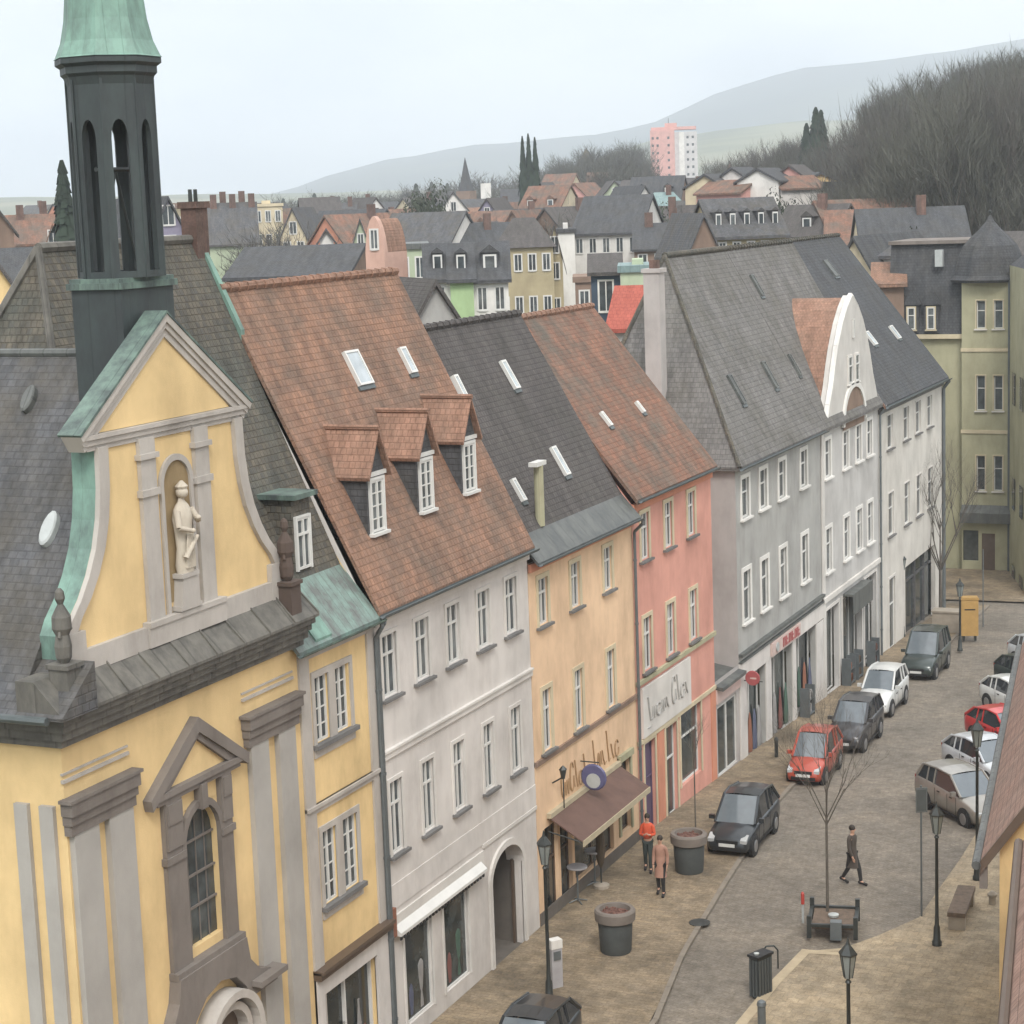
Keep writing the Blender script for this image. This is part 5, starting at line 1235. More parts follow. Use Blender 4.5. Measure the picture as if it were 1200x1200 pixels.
# ================================================================== CARS
def car(label,px=None,py=None,rot=0,L=4.2,W=1.45,H=1.5,paint='carA',kind='hatch',loc=None,dz=.0):
    """x forward, origin on the ground in the middle of the car"""
    if loc is None: p=G(px,py); loc=(p.x,p.y)
    zz=street(loc[1])+dz
    R=empty('parked_car',(loc[0],loc[1],zz),rot); tag(R,label,'car',group='parked cars')
    h=W/2; f=L/2
    if kind=='estate': prof=[(-f,.42,.80,.92),(-f+.12,.30,1.0,.985),(-f*.55,.22,1.02,1),(0,.22,.98,1),(f*.38,.22,.93,1),(f*.72,.22,.84,.97),(f*.93,.25,.70,.9),(f,.32,.58,.78)]; roof=[(-f+.16,1.0,.93),(-f+.42,H-.06,.80),(-f*.3,H,.80),(f*.10,H-.03,.79),(f*.50,.93,.90)]
    elif kind=='suv': prof=[(-f,.45,.9,.9),(-f+.12,.34,1.08,.985),(-f*.55,.26,1.08,1),(0,.26,1.05,1),(f*.42,.26,1.02,1),(f*.75,.26,.94,.97),(f*.94,.30,.78,.92),(f,.36,.62,.82)]; roof=[(-f+.12,1.08,.93),(-f+.40,H-.10,.80),(-f*.3,H,.80),(f*.08,H-.04,.79),(f*.46,1.02,.90)]
    else: prof=[(-f,.40,.85,.88),(-f+.12,.28,.98,.975),(-f*.55,.20,.97,1),(0,.20,.94,1),(f*.42,.20,.90,1),(f*.75,.22,.80,.96),(f*.94,.25,.66,.88),(f,.32,.52,.76)]; roof=[(-f+.10,.98,.92),(-f+.55,H-.12,.78),(-f*.2,H,.79),(f*.12,H-.04,.78),(f*.52,.90,.90)]
    b=MB(); rings=[]
    # smooth stations (Catmull-Rom)
    st=[]; pp=[prof[0]]+list(prof)+[prof[-1]]
    for i in range(1,len(pp)-2):
        p0,p1,p2,p3=pp[i-1:i+3]
        for k in range(5):
            t=k/5; st.append(tuple(.5*((2*p1[c])+(-p0[c]+p2[c])*t+(2*p0[c]-5*p1[c]+4*p2[c]-p3[c])*t*t+(-p0[c]+3*p1[c]-3*p2[c]+p3[c])*t**3) for c in range(4)))
    st.append(prof[-1])
    def ring(x,zl,zt,w): 
        w*=h; mid=(zl+zt)/2; return [(x,-w*.90,zl),(x,-w*.985,zl+.08),(x,-w,mid),(x,-w*.985,zt-.09),(x,-w*.90,zt-.015),(x,-w*.5,zt+.02),(x,0,zt+.03),(x,w*.5,zt+.02),(x,w*.90,zt-.015),(x,w*.985,zt-.09),(x,w,mid),(x,w*.985,zl+.08),(x,w*.90,zl)]
    i0=0; n=13
    for s in st: b.v+=ring(*s)
    for j in range(len(st)-1):
        for k in range(n):
            k2=(k+1)%n; b.f.append((j*n+k,j*n+k2,(j+1)*n+k2,(j+1)*n+k)); b.mi.append(0)
    b.f.append(tuple(range(n-1,-1,-1))); b.f.append(tuple((len(st)-1)*n+k for k in range(n))); b.mi+=[0,0]
    body=b.build('body',paint,R,smooth=55)
    sl=MB()
    for s in (-1,1):
        for x in (-f*.28,f*.12,f*.40): sl.box(x-.006,s*(h+.001)-.004,.30,x+.006,s*(h+.001)+.004,.88)
        sl.box(-f*.45,s*(h+.003)-.004,.24,f*.45,s*(h+.003)+.004,.31)
        for x in (-f*.20,f*.20): sl.box(x,s*(h+.01)-.012,.80,x+.14,s*(h+.01)+.012,.83)
    sl.build('door_line','grill',body)
    # greenhouse: glass tub with paint roof and pillars
    g=MB(); rr=roof
    def rp(i,s,ins=0): x,z,w=rr[i]; return (x,s*(w*h-ins),z-ins*.3)
    belt=[(rr[0][0],rr[0][1],rr[0][2]),(rr[-1][0],rr[-1][1],rr[-1][2])]
    def beltpt(x,s):
        t=(x-rr[0][0])/(rr[-1][0]-rr[0][0]); z=rr[0][1]+(rr[-1][1]-rr[0][1])*t; return (x,s*h*.93,z-.01)
    for s in (-1,1):
        g2=MB()
        top=[rp(i,s,.012) for i in range(len(rr))]; bot=[beltpt(max(rr[0][0],min(rr[-1][0],rr[i][0])),s) for i in range(len(rr))]
        for i in range(1,4):
            q=[bot[i],bot[i+1] if i<3 else bot[4],top[i+1],top[i]] 
            g2.poly(q if s<0 else q[::-1])
        q=[bot[0],bot[1],top[1]]; g2.poly(q if s<0 else q[::-1])
        q=[bot[3],bot[4],top[3]]; g2.poly(q if s<0 else q[::-1])
        g2.build('side_window','carglass',R)
    ws=MB(); a,c=3,4; ws.poly([rp(c,-1),rp(c,1),rp(a,1),rp(a,-1)]); ws.build('windscreen','windscreen',R)
    rw=MB(); rw.poly([rp(0,1),rp(0,-1),rp(1,-1),rp(1,1)]); rw.build('rear_window','carglass',R)
    ro=MB()
    for i in (1,2):
        x0,z0,w0=rr[i]; x1,z1,w1=rr[i+1]
        A=[(x0,-w0*h*1.01,z0),(x0,-w0*h*.5,z0+.035),(x0,0,z0+.045),(x0,w0*h*.5,z0+.035),(x0,w0*h*1.01,z0)]; B=[(x1,-w1*h*1.01,z1),(x1,-w1*h*.5,z1+.035),(x1,0,z1+.045),(x1,w1*h*.5,z1+.035),(x1,w1*h*1.01,z1)]
        for k in range(4): ro.poly([A[k],B[k],B[k+1],A[k+1]])
        for s in (0,4): ro.tube(A[s],B[s],.035,.035,6)
    for s in (-1,1):
        ro.tube(rp(3,s),rp(4,s),.04,.045,6); ro.tube(rp(1,s),rp(0,s),.05,.06,6)
        for x in (rr[1][0]*.35+rr[3][0]*.65-.28,rr[1][0]*.75): 
            t=(x-rr[1][0])/(rr[2][0]-rr[1][0]) if x<rr[2][0] else 1
            z=rr[1][1]+(rr[2][1]-rr[1][1])*min(1,max(0,t)); bp=beltpt(x,s); ro.tube((x,s*h*.79,z),bp,.035,.04,5)
    ro.build('roof',paint,R,smooth=50)
    # wheels
    wr=.31 if kind!='suv' else .35
    for x in (-f*.62,f*.64):
        for s in (-1,1):
            arch=MB(); arch.tube((x,s*(h-.13),wr),(x,s*(h+.004),wr),wr+.06,wr+.06,18); arch.build('wheel_arch','grill',body)
            t=MB(); t.tube((x,s*(h-.17),wr),(x,s*(h+.02),wr),wr,wr,18); ty=t.build('tyre','tyre',R)
            r=MB(); r.tube((x,s*(h+.02),wr),(x,s*(h+.03),wr),wr*.62,wr*.58,14); ry=r.build('rim','rim',ty)
    for s in (-1,1):
        MB().prism([(f-.24,.60),(f-.02,.54),(f-.02,.64),(f-.32,.75)],'y',s*h*.58,s*h*.86).build('headlight','lamp',R)
        MB().box(-f-.02,s*h*.62,.72,-f+.14,s*h*.9,.98).build('tail_light','tail',R)
        m=MB(); m.box(rr[4][0]-.28,s*(h+.0),rr[4][1]+.02,rr[4][0]-.16,s*(h+.17),rr[4][1]+.15); m.build('mirror',paint,R)
    gr=MB(); gr.box(f-.03,-h*.48,.50,f+.012,h*.48,.62).box(f-.06,-h*.66,.30,f+.006,h*.66,.42); gr.build('grille','grill',R)
    MB().box(f+.013,-.25,.42,f+.03,.25,.52).build('number_plate','plate',R)
    return R
for nm,c,mt in (('carA',(.035,.04,.045),.4),('carB',(.42,.075,.045),.2),('carC',(.05,.05,.055),.3),('carD',(.62,.62,.60),.1),('carE',(.042,.055,.05),.3),('carS',(.32,.30,.27),.5),('carW',(.52,.54,.56),.2),('carR',(.48,.03,.03),.1)):
    M[nm]=carpaint('car_paint_'+nm[3:].lower(),c,mt)
SD=-PI/2   # facing the camera along the street
def carf(label,px,py,rot,L,**k):
    """px,py: ground point under the front bumper centre"""
    p=G(px,py); d=Vector((math.cos(rot),math.sin(rot))); c=(p.x-d.x*L/2,p.y-d.y*L/2); return car(label,rot=rot,L=L,loc=c,**k)
carf('black hatchback parked alone on the left kerb opposite the walking person',852,1008,SD+.02,3.7,W=1.42,H=1.62,paint='carA',kind='hatch')
carf('orange-red small car parked in front of the grey shop',941,922,SD+.03,3.5,W=1.3,H=1.62,paint='carB',kind='hatch')
carf('dark grey car parked right behind the orange-red one',987,884,SD,3.8,W=1.38,H=1.68,paint='carC',kind='suv')
carf('white car parked on the left kerb between two dark cars',1021,842,SD,3.8,W=1.38,H=1.66,paint='carD',kind='suv')
carf('dark green off-roader farthest along the left kerb',1073,798,SD,4.0,W=1.5,H=1.9,paint='carE',kind='suv')
car('dark car cut off by the bottom edge of the picture',rot=SD+.05,L=3.8,W=1.35,H=1.5,paint='carA',kind='hatch',loc=(-17.8,39.3))
# cars parked at an angle on the right
rA=math.radians(-47)
p=G(1113,958); car('silver-beige estate car parked at an angle, nearest of the right-hand row',rot=rA,L=3.75,W=1.5,H=1.5,paint='carS',kind='estate',loc=(p.x+.35,p.y+.45))
p=G(1140,915); car('white hatchback parked behind the silver estate on the right',rot=rA,L=3.6,W=1.45,H=1.45,paint='carW',kind='hatch',loc=(p.x+.35,p.y+.45))
p=G(1166,878); car('bright red car third in the right-hand row, partly hidden by the eaves',rot=rA,L=3.6,W=1.45,H=1.45,paint='carR',kind='hatch',loc=(p.x+.35,p.y+.35))
p=G(1176,838); car('white car behind the red one in the right-hand row',rot=rA,L=3.5,W=1.4,H=1.45,paint='carD',kind='hatch',loc=(p.x+.45,p.y+.45))
p=G(1192,812); car('dark green-grey car fifth in the right-hand row',rot=rA,L=3.5,W=1.4,H=1.5,paint='carE',kind='hatch',loc=(p.x+.45,p.y+.45))
p=G(1207,786); car('pale car farthest in the right-hand row at the picture edge',rot=rA,L=3.5,W=1.4,H=1.5,paint='carW',kind='hatch',loc=(p.x+.45,p.y+.45))
# ================================================================== PEOPLE
def skin_figure(name,nodes,edges,mat,parent,sub=2):
    me=bpy.data.meshes.new(name); me.from_pydata([n[0] for n in nodes],edges,[]); me.materials.append(M[mat])
    o=bpy.data.objects.new(name,me); COL.objects.link(o)
    m=o.modifiers.new('Skin','SKIN'); m.use_smooth_shade=True
    if not me.skin_vertices: 
        pass
    sv=me.skin_vertices[0].data
    for i,n in enumerate(nodes): sv[i].radius=(n[1],n[1] if len(n)<3 else n[2]); 
    sv[0].use_root=True
    s=o.modifiers.new('Sub','SUBSURF'); s.levels=sub; s.render_levels=sub
    dg=bpy.context.evaluated_depsgraph_get(); dg.update(); me2=bpy.data.meshes.new_from_object(o.evaluated_get(dg)); bpy.data.objects.remove(o)
    me2.name=name; o=bpy.data.objects.new(name,me2); COL.objects.link(o); me2.polygons.foreach_set('use_smooth',[True]*len(me2.polygons)); o.parent=parent; return o
def person(px,py,rot,label,coat,leg,coatlen=.0,stride=0.,arms='down',X=None,h=1.0,thin=.85):
    p=G(px,py); R=empty('person',(p.x,p.y,street(p.y)+(.09 if p.x<-17 else .004)),rot); tag(R,label,'person'); R.scale=(1,1,1)
    t=thin; s=stride
    # facing +x
    ND=[((0,0,.98),.115*t,.15*t),((0,0,1.14),.105*t,.135*t),((0,0,1.34),.125*t,.17*t),((0,0,1.46),.075*t,.10*t),((0.01,0,1.53),.05*t),((.02,0,1.60),.068),((.02,0,1.69),.078)]
    ED=[(0,1),(1,2),(2,3),(3,4),(4,5),(5,6)]
    for side in (-1,1):
        i=len(ND); fx=s*side; kx=fx*.5+.03+abs(s)*.08
        ND+=[((0.0,side*.085*t,.90),.095*t),((kx,side*.095*t,.50),.062*t),((fx-.02-(.05 if side<0 else 0)*s,side*.10*t,.10+(.06 if (side<0 and s>0) else 0)),.045*t),((fx+.13,side*.11*t,.045+(.02 if (side<0 and s>0) else 0)),.040*t)]
        ED+=[(0,i),(i,i+1),(i+1,i+2),(i+2,i+3)]
        i=len(ND)
        if arms=='down': ax=-fx*.35; ND+=[((0,side*.19*t,1.40),.058*t),((ax*.6-.03,side*.235*t,1.13),.045*t),((ax+.05,side*.23*t,.90),.034*t),((ax+.08,side*.225*t,.82),.036*t,.022)]
        elif arms=='fold': ND+=[((0,side*.19*t,1.40),.058*t),((.03,side*.25*t,1.15),.045*t),((.20,side*.10*t,1.18),.036*t),((.24,side*.04*t,1.22),.036*t,.024)]
        ED+=[(3,i),(i,i+1),(i+1,i+2),(i+2,i+3)]
    skin_figure('body',ND,ED,'skin',R)
    for j in (14,22):
        a=Vector(ND[j][0]); pr=Vector(ND[j-1][0]); dd=(a-pr).normalized(); sd_=dd.cross(Vector((1,0,0))).normalized() if abs(dd.x)<.9 else Vector((0,0,1)); fw_=sd_.cross(dd)
        hm=MB()
        for kf in range(4): b0=a+fw_*(kf-1.5)*.017; m_=b0+dd*(.05+.006*(kf in(1,2))); hm.tube(b0,m_,.009,.008,6).tube(m_,m_+dd*.03-sd_*.012,.008,.006,6)
        hm.tube(a-dd*.02+fw_*.03,a+dd*.03+fw_*.05,.010,.008,6); hm.build('fingers','skin',R,smooth=60)
    # clothes: slightly larger skins over torso / arms / legs
    k=1.16
    C_=[(ND[0][0],.13*t*k,.165*t*k),(ND[1][0],.115*t*k,.145*t*k),(ND[2][0],.135*t*k,.18*t*k),(ND[3][0],.08*t*k,.105*t*k),((0.005,0,1.50),.062*t)]
    CE=[(0,1),(1,2),(2,3),(3,4)]
    if coatlen>0: 
        C_.append(((-.01,0,.98-coatlen*.5),.135*t*k,.165*t*k)); C_.append(((-.02,0,.98-coatlen),.14*t*k,.17*t*k)); CE+=[(0,5),(5,6)]
    for side,base in ((-1,11),(1,19)):
        i=len(C_); a=ND[base if False else (7+4 if side<0 else 7+12)]
        j=11 if side<0 else 19
        for q in range(3): C_.append((ND[j+q][0],ND[j+q][1]*1.28+.004))
        CE+=[(3,i),(i,i+1),(i+1,i+2)]
    skin_figure('coat',C_,CE,coat,R)
    if coatlen>0:
        zb=.98-coatlen; MB().lathe([(.19*t+.25*abs(s),zb),(.175*t+.16*abs(s),zb+coatlen*.4),(.155*t+.03*abs(s),.98),(.135*t,1.12)],0,0,0,16,.92,1.0 if s<.2 else .72).build('coat_skirt',coat,R,smooth=60)
    L_=[((0,0,.95),.12*t,.15*t)]; LE=[]
    for j in (7,15):
        i=len(L_); 
        for q in range(3): L_.append((ND[j+q][0],ND[j+q][1]*1.22+.006))
        LE+=[(0,i),(i,i+1),(i+1,i+2)]
    skin_figure('trousers',L_,LE,leg,R)
    for j in (9,17):
        a=Vector(ND[j][0]); b=Vector(ND[j+1][0]); MB().tube(a+Vector((-.05,0,-.02)),b+Vector((.03,0,0)),.058*t,.045*t,10).ball(tuple(b+Vector((.02,0,0))),.046,8).ball(tuple(a+Vector((-.04,0,-.02))),.055,8).build('shoe','black',R,smooth=60)
    MB().ball((.0,0,1.705),.092,12,1.05,.92,1.05).build('hair','hair',R,smooth=60)
    f=MB()
    for s_ in (-1,1): f.ball((.098,s_*.03,1.68),.010,6)
    f.build('eye','black',R)
    MB().tube((.10,0,1.68),(.125,0,1.65),.012,.016,6).build('nose','skin',R)
    return R
person(760,1024,math.radians(-75),'person in an orange-red jacket and dark green trousers beside the pink house door','coatorange','trousers',0,.12,'fold')
person(775,1052,math.radians(-80),'person in a long dusty pink coat on the brown pavement left of the far tub','coatpink','black',.42,.10,'down')
person(999,1036,math.radians(-20),'person in a long dark brown coat striding across the street right of the slim tree','coatbrown','black',.46,.26,'down')
person(900,892+10,math.radians(-60),'small figure in dark clothes standing on the pavement before the grey shop','coatbrown','black',.1,.05,'down') if False else None
# people near grey shop read as small dark post in the photo
p=G(910,890); B=empty('bollard',(p.x,p.y,street(p.y)+.09)); tag(B,'small dark bollard on the pavement left of the orange-red car','bollard'); MB().lathe([(.07,0),(.07,.6),(.09,.65),(.05,.75)],n=10).build('post','metal',B)
# ================================================================== THE TOWN BEHIND
def bg(label,px0,px1,ye,yr,D,kind='eaves',wall='cream',roof='browntile',depth=8,yaw=0,rows=2,cols=3,wh=1.2,ww=.8,name='house',cat='house',hip=False,chim=0,gw=0,wframe='frame',dorm=0,base=None,rowgap=2.8,top=1.0):
    """a house at distance D; px0..px1 its front in the photo, ye the eaves line, yr the ridge line"""
    pc=(px0+px1)/2; v,cosf=colray(pc,D); d=D*1.0
    hz=yh(pc); z=lambda y:CAMH-(y-hz)/F*d*cosf if False else CAMH-(y-hz)*d*math.cos(math.atan((pc-600)/F))/F
    W=(px1-px0)*d*math.cos(math.atan((pc-600)/F))/F/max(.5,math.cos(math.radians(yaw))); 
    ze,zr=z(ye),z(yr); gz=ground_z(v.x,v.y)
    if base is not None: gz=base
    az=math.atan2(v.x,v.y)
    R=empty(name,(v.x,v.y,gz),-az+math.radians(yaw)); tag(R,label,cat)
    cols=max(0,min(cols,int(W/.95))); ww=min(ww,W/max(1,cols)*.45); e=ze-gz; r=zr-gz; x0,x1=-W/2,W/2; b=-1.5
    if e<1.5: e=1.5; r=max(r,e+1)
    mb=MB()
    if kind=='gable':
        mb.poly([(x0,0,b),(x1,0,b),(x1,0,e),(0,0,r-.1),(x0,0,e)]); mb.poly([(x1,0,b),(x1,depth,b),(x1,depth,e),(x1,0,e)]); mb.poly([(x0,0,b),(x0,0,e),(x0,depth,e),(x0,depth,b)]); mb.poly([(x0,depth,b),(x0,depth,e),(0,depth,r-.1),(x1,depth,e),(x1,depth,b)])
        mb.build('wall',wall,R)
        k=(r-e)/(W/2); ov=.3
        MB().prism([(x0-ov,e-ov*k),(0,r),(x1+ov,e-ov*k),(x1+ov,e-ov*k-.2),(0,r-.25),(x0-ov,e-ov*k-.2)],'y',-.25,depth+.2).build('roof',roof,R)
    elif kind=='flat':
        mb.box(x0,0,b,x1,depth,e); mb.build('wall',wall,R); MB().box(x0-.15,-.15,e,x1+.15,depth+.15,e+.35).build('roof_edge',roof,R)
        if top and r>e+.5: MB().box(x0+W*.3,depth*.2,e+.35,x0+W*.6,depth*.7,r).build('roof_housing',wall,R)
    elif kind=='curved':
        pr=[(-1,0),(-.96,.15),(-.85,.42),(-.66,.68),(-.4,.88),(-.15,.98),(0,1)]; full=[(a*W/2,e+(r-e)*c) for a,c in pr]; full=full+[(-a,c) for a,c in full[::-1][1:]]
        mb.prism([(x0,b)]+full+[(x1,b)],'y',0,.4); mb.poly([(x0,.4,b),(x0,.4,e),(x0,depth,e),(x0,depth,b)]); mb.poly([(x1,.4,b),(x1,depth,b),(x1,depth,e),(x1,.4,e)]); mb.build('wall',wall,R)
        k=MB(); 
        for a,c in zip(full,full[1:]): k.poly([(a[0],.4,a[1]-.15),(c[0],.4,c[1]-.15),(c[0],depth,c[1]-.15),(a[0],depth,a[1]-.15)])
        k.build('roof',roof,R)
    else:
        mb.box(x0,0,b,x1,depth,e)
        if not hip:
            for x in (x0,x1): mb.poly([(x,0,e),(x,depth,e),(x,depth/2,r-.1)] if x==x1 else [(x,depth,e),(x,0,e),(x,depth/2,r-.1)])
        mb.build('wall',wall,R); rf=MB(); k=(r-e)/(depth/2)
        if hip:
            h=min(W*.3,depth/2); A=(x0-.3,-.3,e);B=(x1+.3,-.3,e);Cc=(x1+.3,depth+.3,e);Dd=(x0-.3,depth+.3,e);E=(x0+h,depth/2,r);Fq=(x1-h,depth/2,r)
            rf.poly([A,B,Fq,E]).poly([B,Cc,Fq]).poly([Cc,Dd,E,Fq]).poly([Dd,A,E]).poly([A,Dd,Cc,B])
        else:
            rf.prism([(-.35,e-.35*k*.5),(depth/2,r),(depth+.35,e-.35*k*.5),(depth+.35,e-.2-.35*k*.5),(depth/2,r-.25),(-.35,e-.2-.35*k*.5)],'x',x0-.2,x1+.2)
        ro=rf.build('roof',roof,R)
        for c in range(dorm):
            x=x0+W*(c+.5)/dorm; zz=e+(r-e)*.25; y=(zz-e)/k; u_=min(.5,W/dorm*.24)
            dm=MB(); dm.cur=0; dm.box(x-u_,y,zz-.3,x+u_,y+1.4,zz+.9); dm.prism([(x-u_*1.25,zz+.9),(x+u_*1.25,zz+.9),(x,zz+.9+u_)],'y',y-.1,y+1.6); dm.cur=2; dm.box(x-u_*.8,y-.03,zz-.1,x+u_*.8,y-.005,zz+.8); dm.cur=1; dm.box(x-u_*.55,y-.045,zz,x+u_*.55,y-.031,zz+.7); dm.build('dormer',[roof,'glass','frame'],R)
    for c in range(chim):
        x=x0+W*(c+.6)/max(1,chim); y0=depth/2+(.4 if c%2 else -.6); MB().box(x-.35,y0-.3,r-1.2,x+.35,y0+.3,r+.9+.3*(c%2)).build('chimney','brick',R)
    first=None
    def win(x,z0,yy=-.0,ww=ww):
        nonlocal first
        if first is None:
            m=MB(); a=ww/2; m.box(-a-.1,-.05,-.1,-a,.02,wh+.1).box(a,-.05,-.1,a+.1,.02,wh+.1).box(-a,-.05,wh,a,.02,wh+.1).box(-a,-.09,-.12,a,.02,0).box(-.03,-.03,0,.03,.02,wh); m.cur=1; m.poly([(-a,-.012,0),(a,-.012,0),(a,-.012,wh),(-a,-.012,wh)])
            first=m.build('window',[wframe,'glass'],R); first.location=(x,yy,z0)
        else:
            c=first.copy(); COL.objects.link(c); c.parent=R; c.location=(x,yy,z0)
    for i in range(rows):
        z0=e-wh-.55-i*rowgap
        if z0<.2: break
        for j in range(cols): win(x0+W*(j+.5)/cols,z0)
    if kind in('gable','curved') and gw:
        for j in range(gw): win((j-(gw-1)/2)*1.4,e+(r-e)*.12)
    return R
# ---- specific neighbours (photo column range, eaves row, ridge row, distance)
bg('tall dark-roofed house with brown gable edge at the far left behind the church',-40,14,268,228,120,'gable','brown','browntile',9,rows=1,cols=1)
bg('yellow gabled house low at the left edge below the dark roofs',-30,16,345,305,95,'gable','yellow','browntile',8,rows=1,cols=1)
bg('broad purple-grey roof left of the church tower',-30,62,345,292,108,'eaves','violet','darkslate',12,rows=0,cols=0)
bg('reddish-brown roofed house with small gable left of the turret',8,62,285,252,190,'eaves','brown','redtile2',9,rows=1,cols=3,chim=2)
bg('cream gable with one attic window left of the turret',50,72,290,262,180,'gable','cream','redtile2',8,rows=0,cols=0,gw=1)
bg('pale lilac house glimpsed beside the turret',72,92,280,258,230,'gable','violet','darkslate',8,rows=1,cols=1)
bg('dark slate gable house right of the turret',180,214,268,231,135,'gable','violet','darkslate',9,yaw=25,rows=1,cols=1,gw=1)
bg('long grey-roofed house with a row of chimneys',244,300,285,238,215,'eaves','palegreen','slate',12,rows=0,cols=0,chim=5)
bg('cream two-storey house with flat roof behind the red roof ridge',297,331,243,236,240,'flat','cream','cream',9,rows=3,cols=3)
bg('yellow gabled house with attic window behind the red roof ridge',327,358,278,244,215,'gable','cream','slate',9,rows=1,cols=2,gw=1,yaw=-15)
bg('long low dark roof directly behind the red roof ridge',262,402,322,290,118,'eaves','brown','darkslate',12,rows=0,cols=0,yaw=-12)
bg('small white-gabled dormer house behind the dark roof',373,389,280,268,150,'gable','bwhite','browntile',5,rows=0,cols=0)
bg('slate-roofed house row, first on the left skyline',352,400,262,240,320,'eaves','brown','darkslate',10,rows=1,cols=4,chim=2)
bg('slate-roofed house row with pale attic windows on the skyline',398,440,264,238,300,'eaves','brown','slate',10,rows=1,cols=3,dorm=3,chim=2)
bg('dark gable-fronted house left of the salmon gable',408,434,296,256,170,'gable','palegreen','darkslate',9,rows=1,cols=2,gw=1)
bg('salmon pink house with narrow curved gable behind the red roof',426,448,296,254,112,'curved','salmonpale','orangetile',2.6,yaw=-30,rows=0,cols=0,gw=1,wh=1.0,ww=.4)
bg('pale green flat-roofed house right of the salmon gable',462,498,292,284,125,'flat','palegreen','lead',7,rows=2,cols=2)
bg('light grey plastered gable wall close behind the orange house roof',478,532,372,326,78,'gable','grey','browntile',7,yaw=20,rows=0,cols=0)
bg('dark-roofed house with white walls, left of the green front',496,524,325,286,112,'eaves','bwhite','darkslate',8,rows=1,cols=1,dorm=1,base=0)
bg('dark-roofed house with a light green front',524,551,325,286,111.6,'eaves','lime','darkslate',8,rows=0,cols=0,dorm=1,base=0)
bg('dark-roofed house with white walls, right of the green front',551,592,325,284,112,'eaves','bwhite','darkslate',8,rows=1,cols=3,dorm=1,base=0)
bg('beige four-storey house with hipped brown roof',580,646,290,256,155,'eaves','beige','browntile',9,rows=4,cols=4,hip=True,rowgap=3.3,ww=.7,base=-1)
bg('beige side gable of the four-storey house',640,657,300,262,158,'gable','beige','browntile',7,rows=3,cols=1,base=-1,gw=1)
bg('white house with stacked balconies under a dark roof',653,672,273,262,168,'flat','bwhite','darkslate',8,rows=0,cols=0,base=-1)
bg('long white house with dark roof behind the blue house',670,748,272,230,175,'eaves','bwhite','darkslate',12,rows=2,cols=5,base=-1,rowgap=3.4,yaw=-12)
bg('brown brick annexe left of the blue house',671,692,330,326,122,'flat','brown','brown',5,rows=2,cols=1,base=-1)
bg('dark blue house with white corner quoins',690,724,317,298,108,'eaves','bluewall','browntile',7,rows=3,cols=1,base=-1,wh=1.6,ww=.7,rowgap=3.1,wframe='bwhite')
bg('small house with a bright red roof beside the blue house',711,762,380,336,92,'eaves','bwhite','roofred',5,rows=0,cols=0,base=-1,yaw=-10) if False else None
M['roofred']=tiles('bright_red_roof_tiles',(.40,.11,.08),(.34,.09,.065),(.25,.08,.06),.2,.26,.3,.5,None,.7,.4)
M['teal']=seam('teal_sheet_roof',(.13,.20,.20),(.20,.28,.27),.5)
bg('small house with a bright red roof beside the blue house',711,760,380,336,92,'eaves','bwhite','roofred',5,rows=0,cols=0,base=-1,yaw=-10)
bg('greenish flat-roofed block behind the red roof',725,770,318,304,102,'flat','palegreen','teal',5,rows=0,cols=0,base=-1)
bg('teal-roofed villa above the long white house',750,806,248,226,255,'eaves','cream','teal',10,rows=1,cols=5,hip=True,chim=1)
bg('grey roofed house left of the brown gable',742,800,290,262,165,'eaves','brown','darkslate',10,rows=1,cols=3,chim=2)
bg('blank brown gable end of the long row building',806,842,292,250,132,'gable','brown','slate',9,yaw=14,rows=0,cols=0)
bg('long building with dark roof and a row of small openings below the eaves',838,920,274,232,134,'eaves','beige','slate',7,yaw=16,rows=1,cols=9,ww=.4,wh=.8,dorm=5)
bg('house with white curved gable among the roofs',889,921,262,212,205,'curved','bwhite','slate',9,yaw=20,rows=0,cols=0)
bg('pale house with a row of upright windows right of the white curved gable',915,962,240,214,210,'eaves','palegreen','slate',9,rows=2,cols=6,ww=.8)
bg('white narrow gable rising among the roofs',958,974,262,214,195,'gable','cream','slate',8,rows=2,cols=1,yaw=-25)
bg('purple-red roofed house below the wood',968,1042,285,246,165,'eaves','brown','redtile2',10,rows=1,cols=4)
bg('yellowish white gable wall right of the dark roof ridge',978,1024,318,276,124,'gable','cream','darkslate',8,yaw=-30,rows=0,cols=0)
bg('small white cottage behind bare branches',1028,1058,298,284,125,'eaves','bwhite','slate',6,rows=1,cols=2)
bg('small red roof left of the slate mansard',1024,1058,330,308,116,'eaves','brown','redtile',6,rows=0,cols=0)
bg('grey-roofed hillside house with a tall cream gable',1088,1158,250,206,215,'eaves','brown','greytile',9,rows=1,cols=4,yaw=12,dorm=1)
bg('tall cream gable end of the hillside house',1138,1156,256,200,214,'gable','cream','slate',4,rows=0,cols=0)
bg('pale building with teal roof at the right edge on the slope',1160,1240,246,232,205,'eaves','cream','teal',9,rows=1,cols=6)
bg('brown-roofed house with white lower storey at the right edge',1150,1230,300,272,150,'eaves','bwhite','browntile',9,rows=1,cols=7,yaw=-14)
bg('white hillside house with two dark windows',552,592,236,216,380,'flat','bwhite','lead',10,rows=1,cols=2,wh=2.2,ww=2)
bg('violet-grey house below the dark trees',500,532,270,248,290,'eaves','violet','slate',9,rows=2,cols=3)
bg('orange-red house on the rising ground',536,575,262,244,270,'eaves','salmon','redtile',9,rows=2,cols=3,yaw=15)
bg('pale yellow gable above the orange-red house',560,575,252,238,265,'gable','cream','redtile2',6,rows=0,cols=0)
bg('slate-fronted house with four white windows',588,628,238,222,320,'eaves','violet','darkslate',10,rows=2,cols=2,ww=1,wh=1.8,rowgap=3.2)
bg('brown villa with a stepped turret on the wooded hill',676,702,196,176,560,'gable','beige','brown',12,rows=2,cols=2,ww=1.5,wh=2)
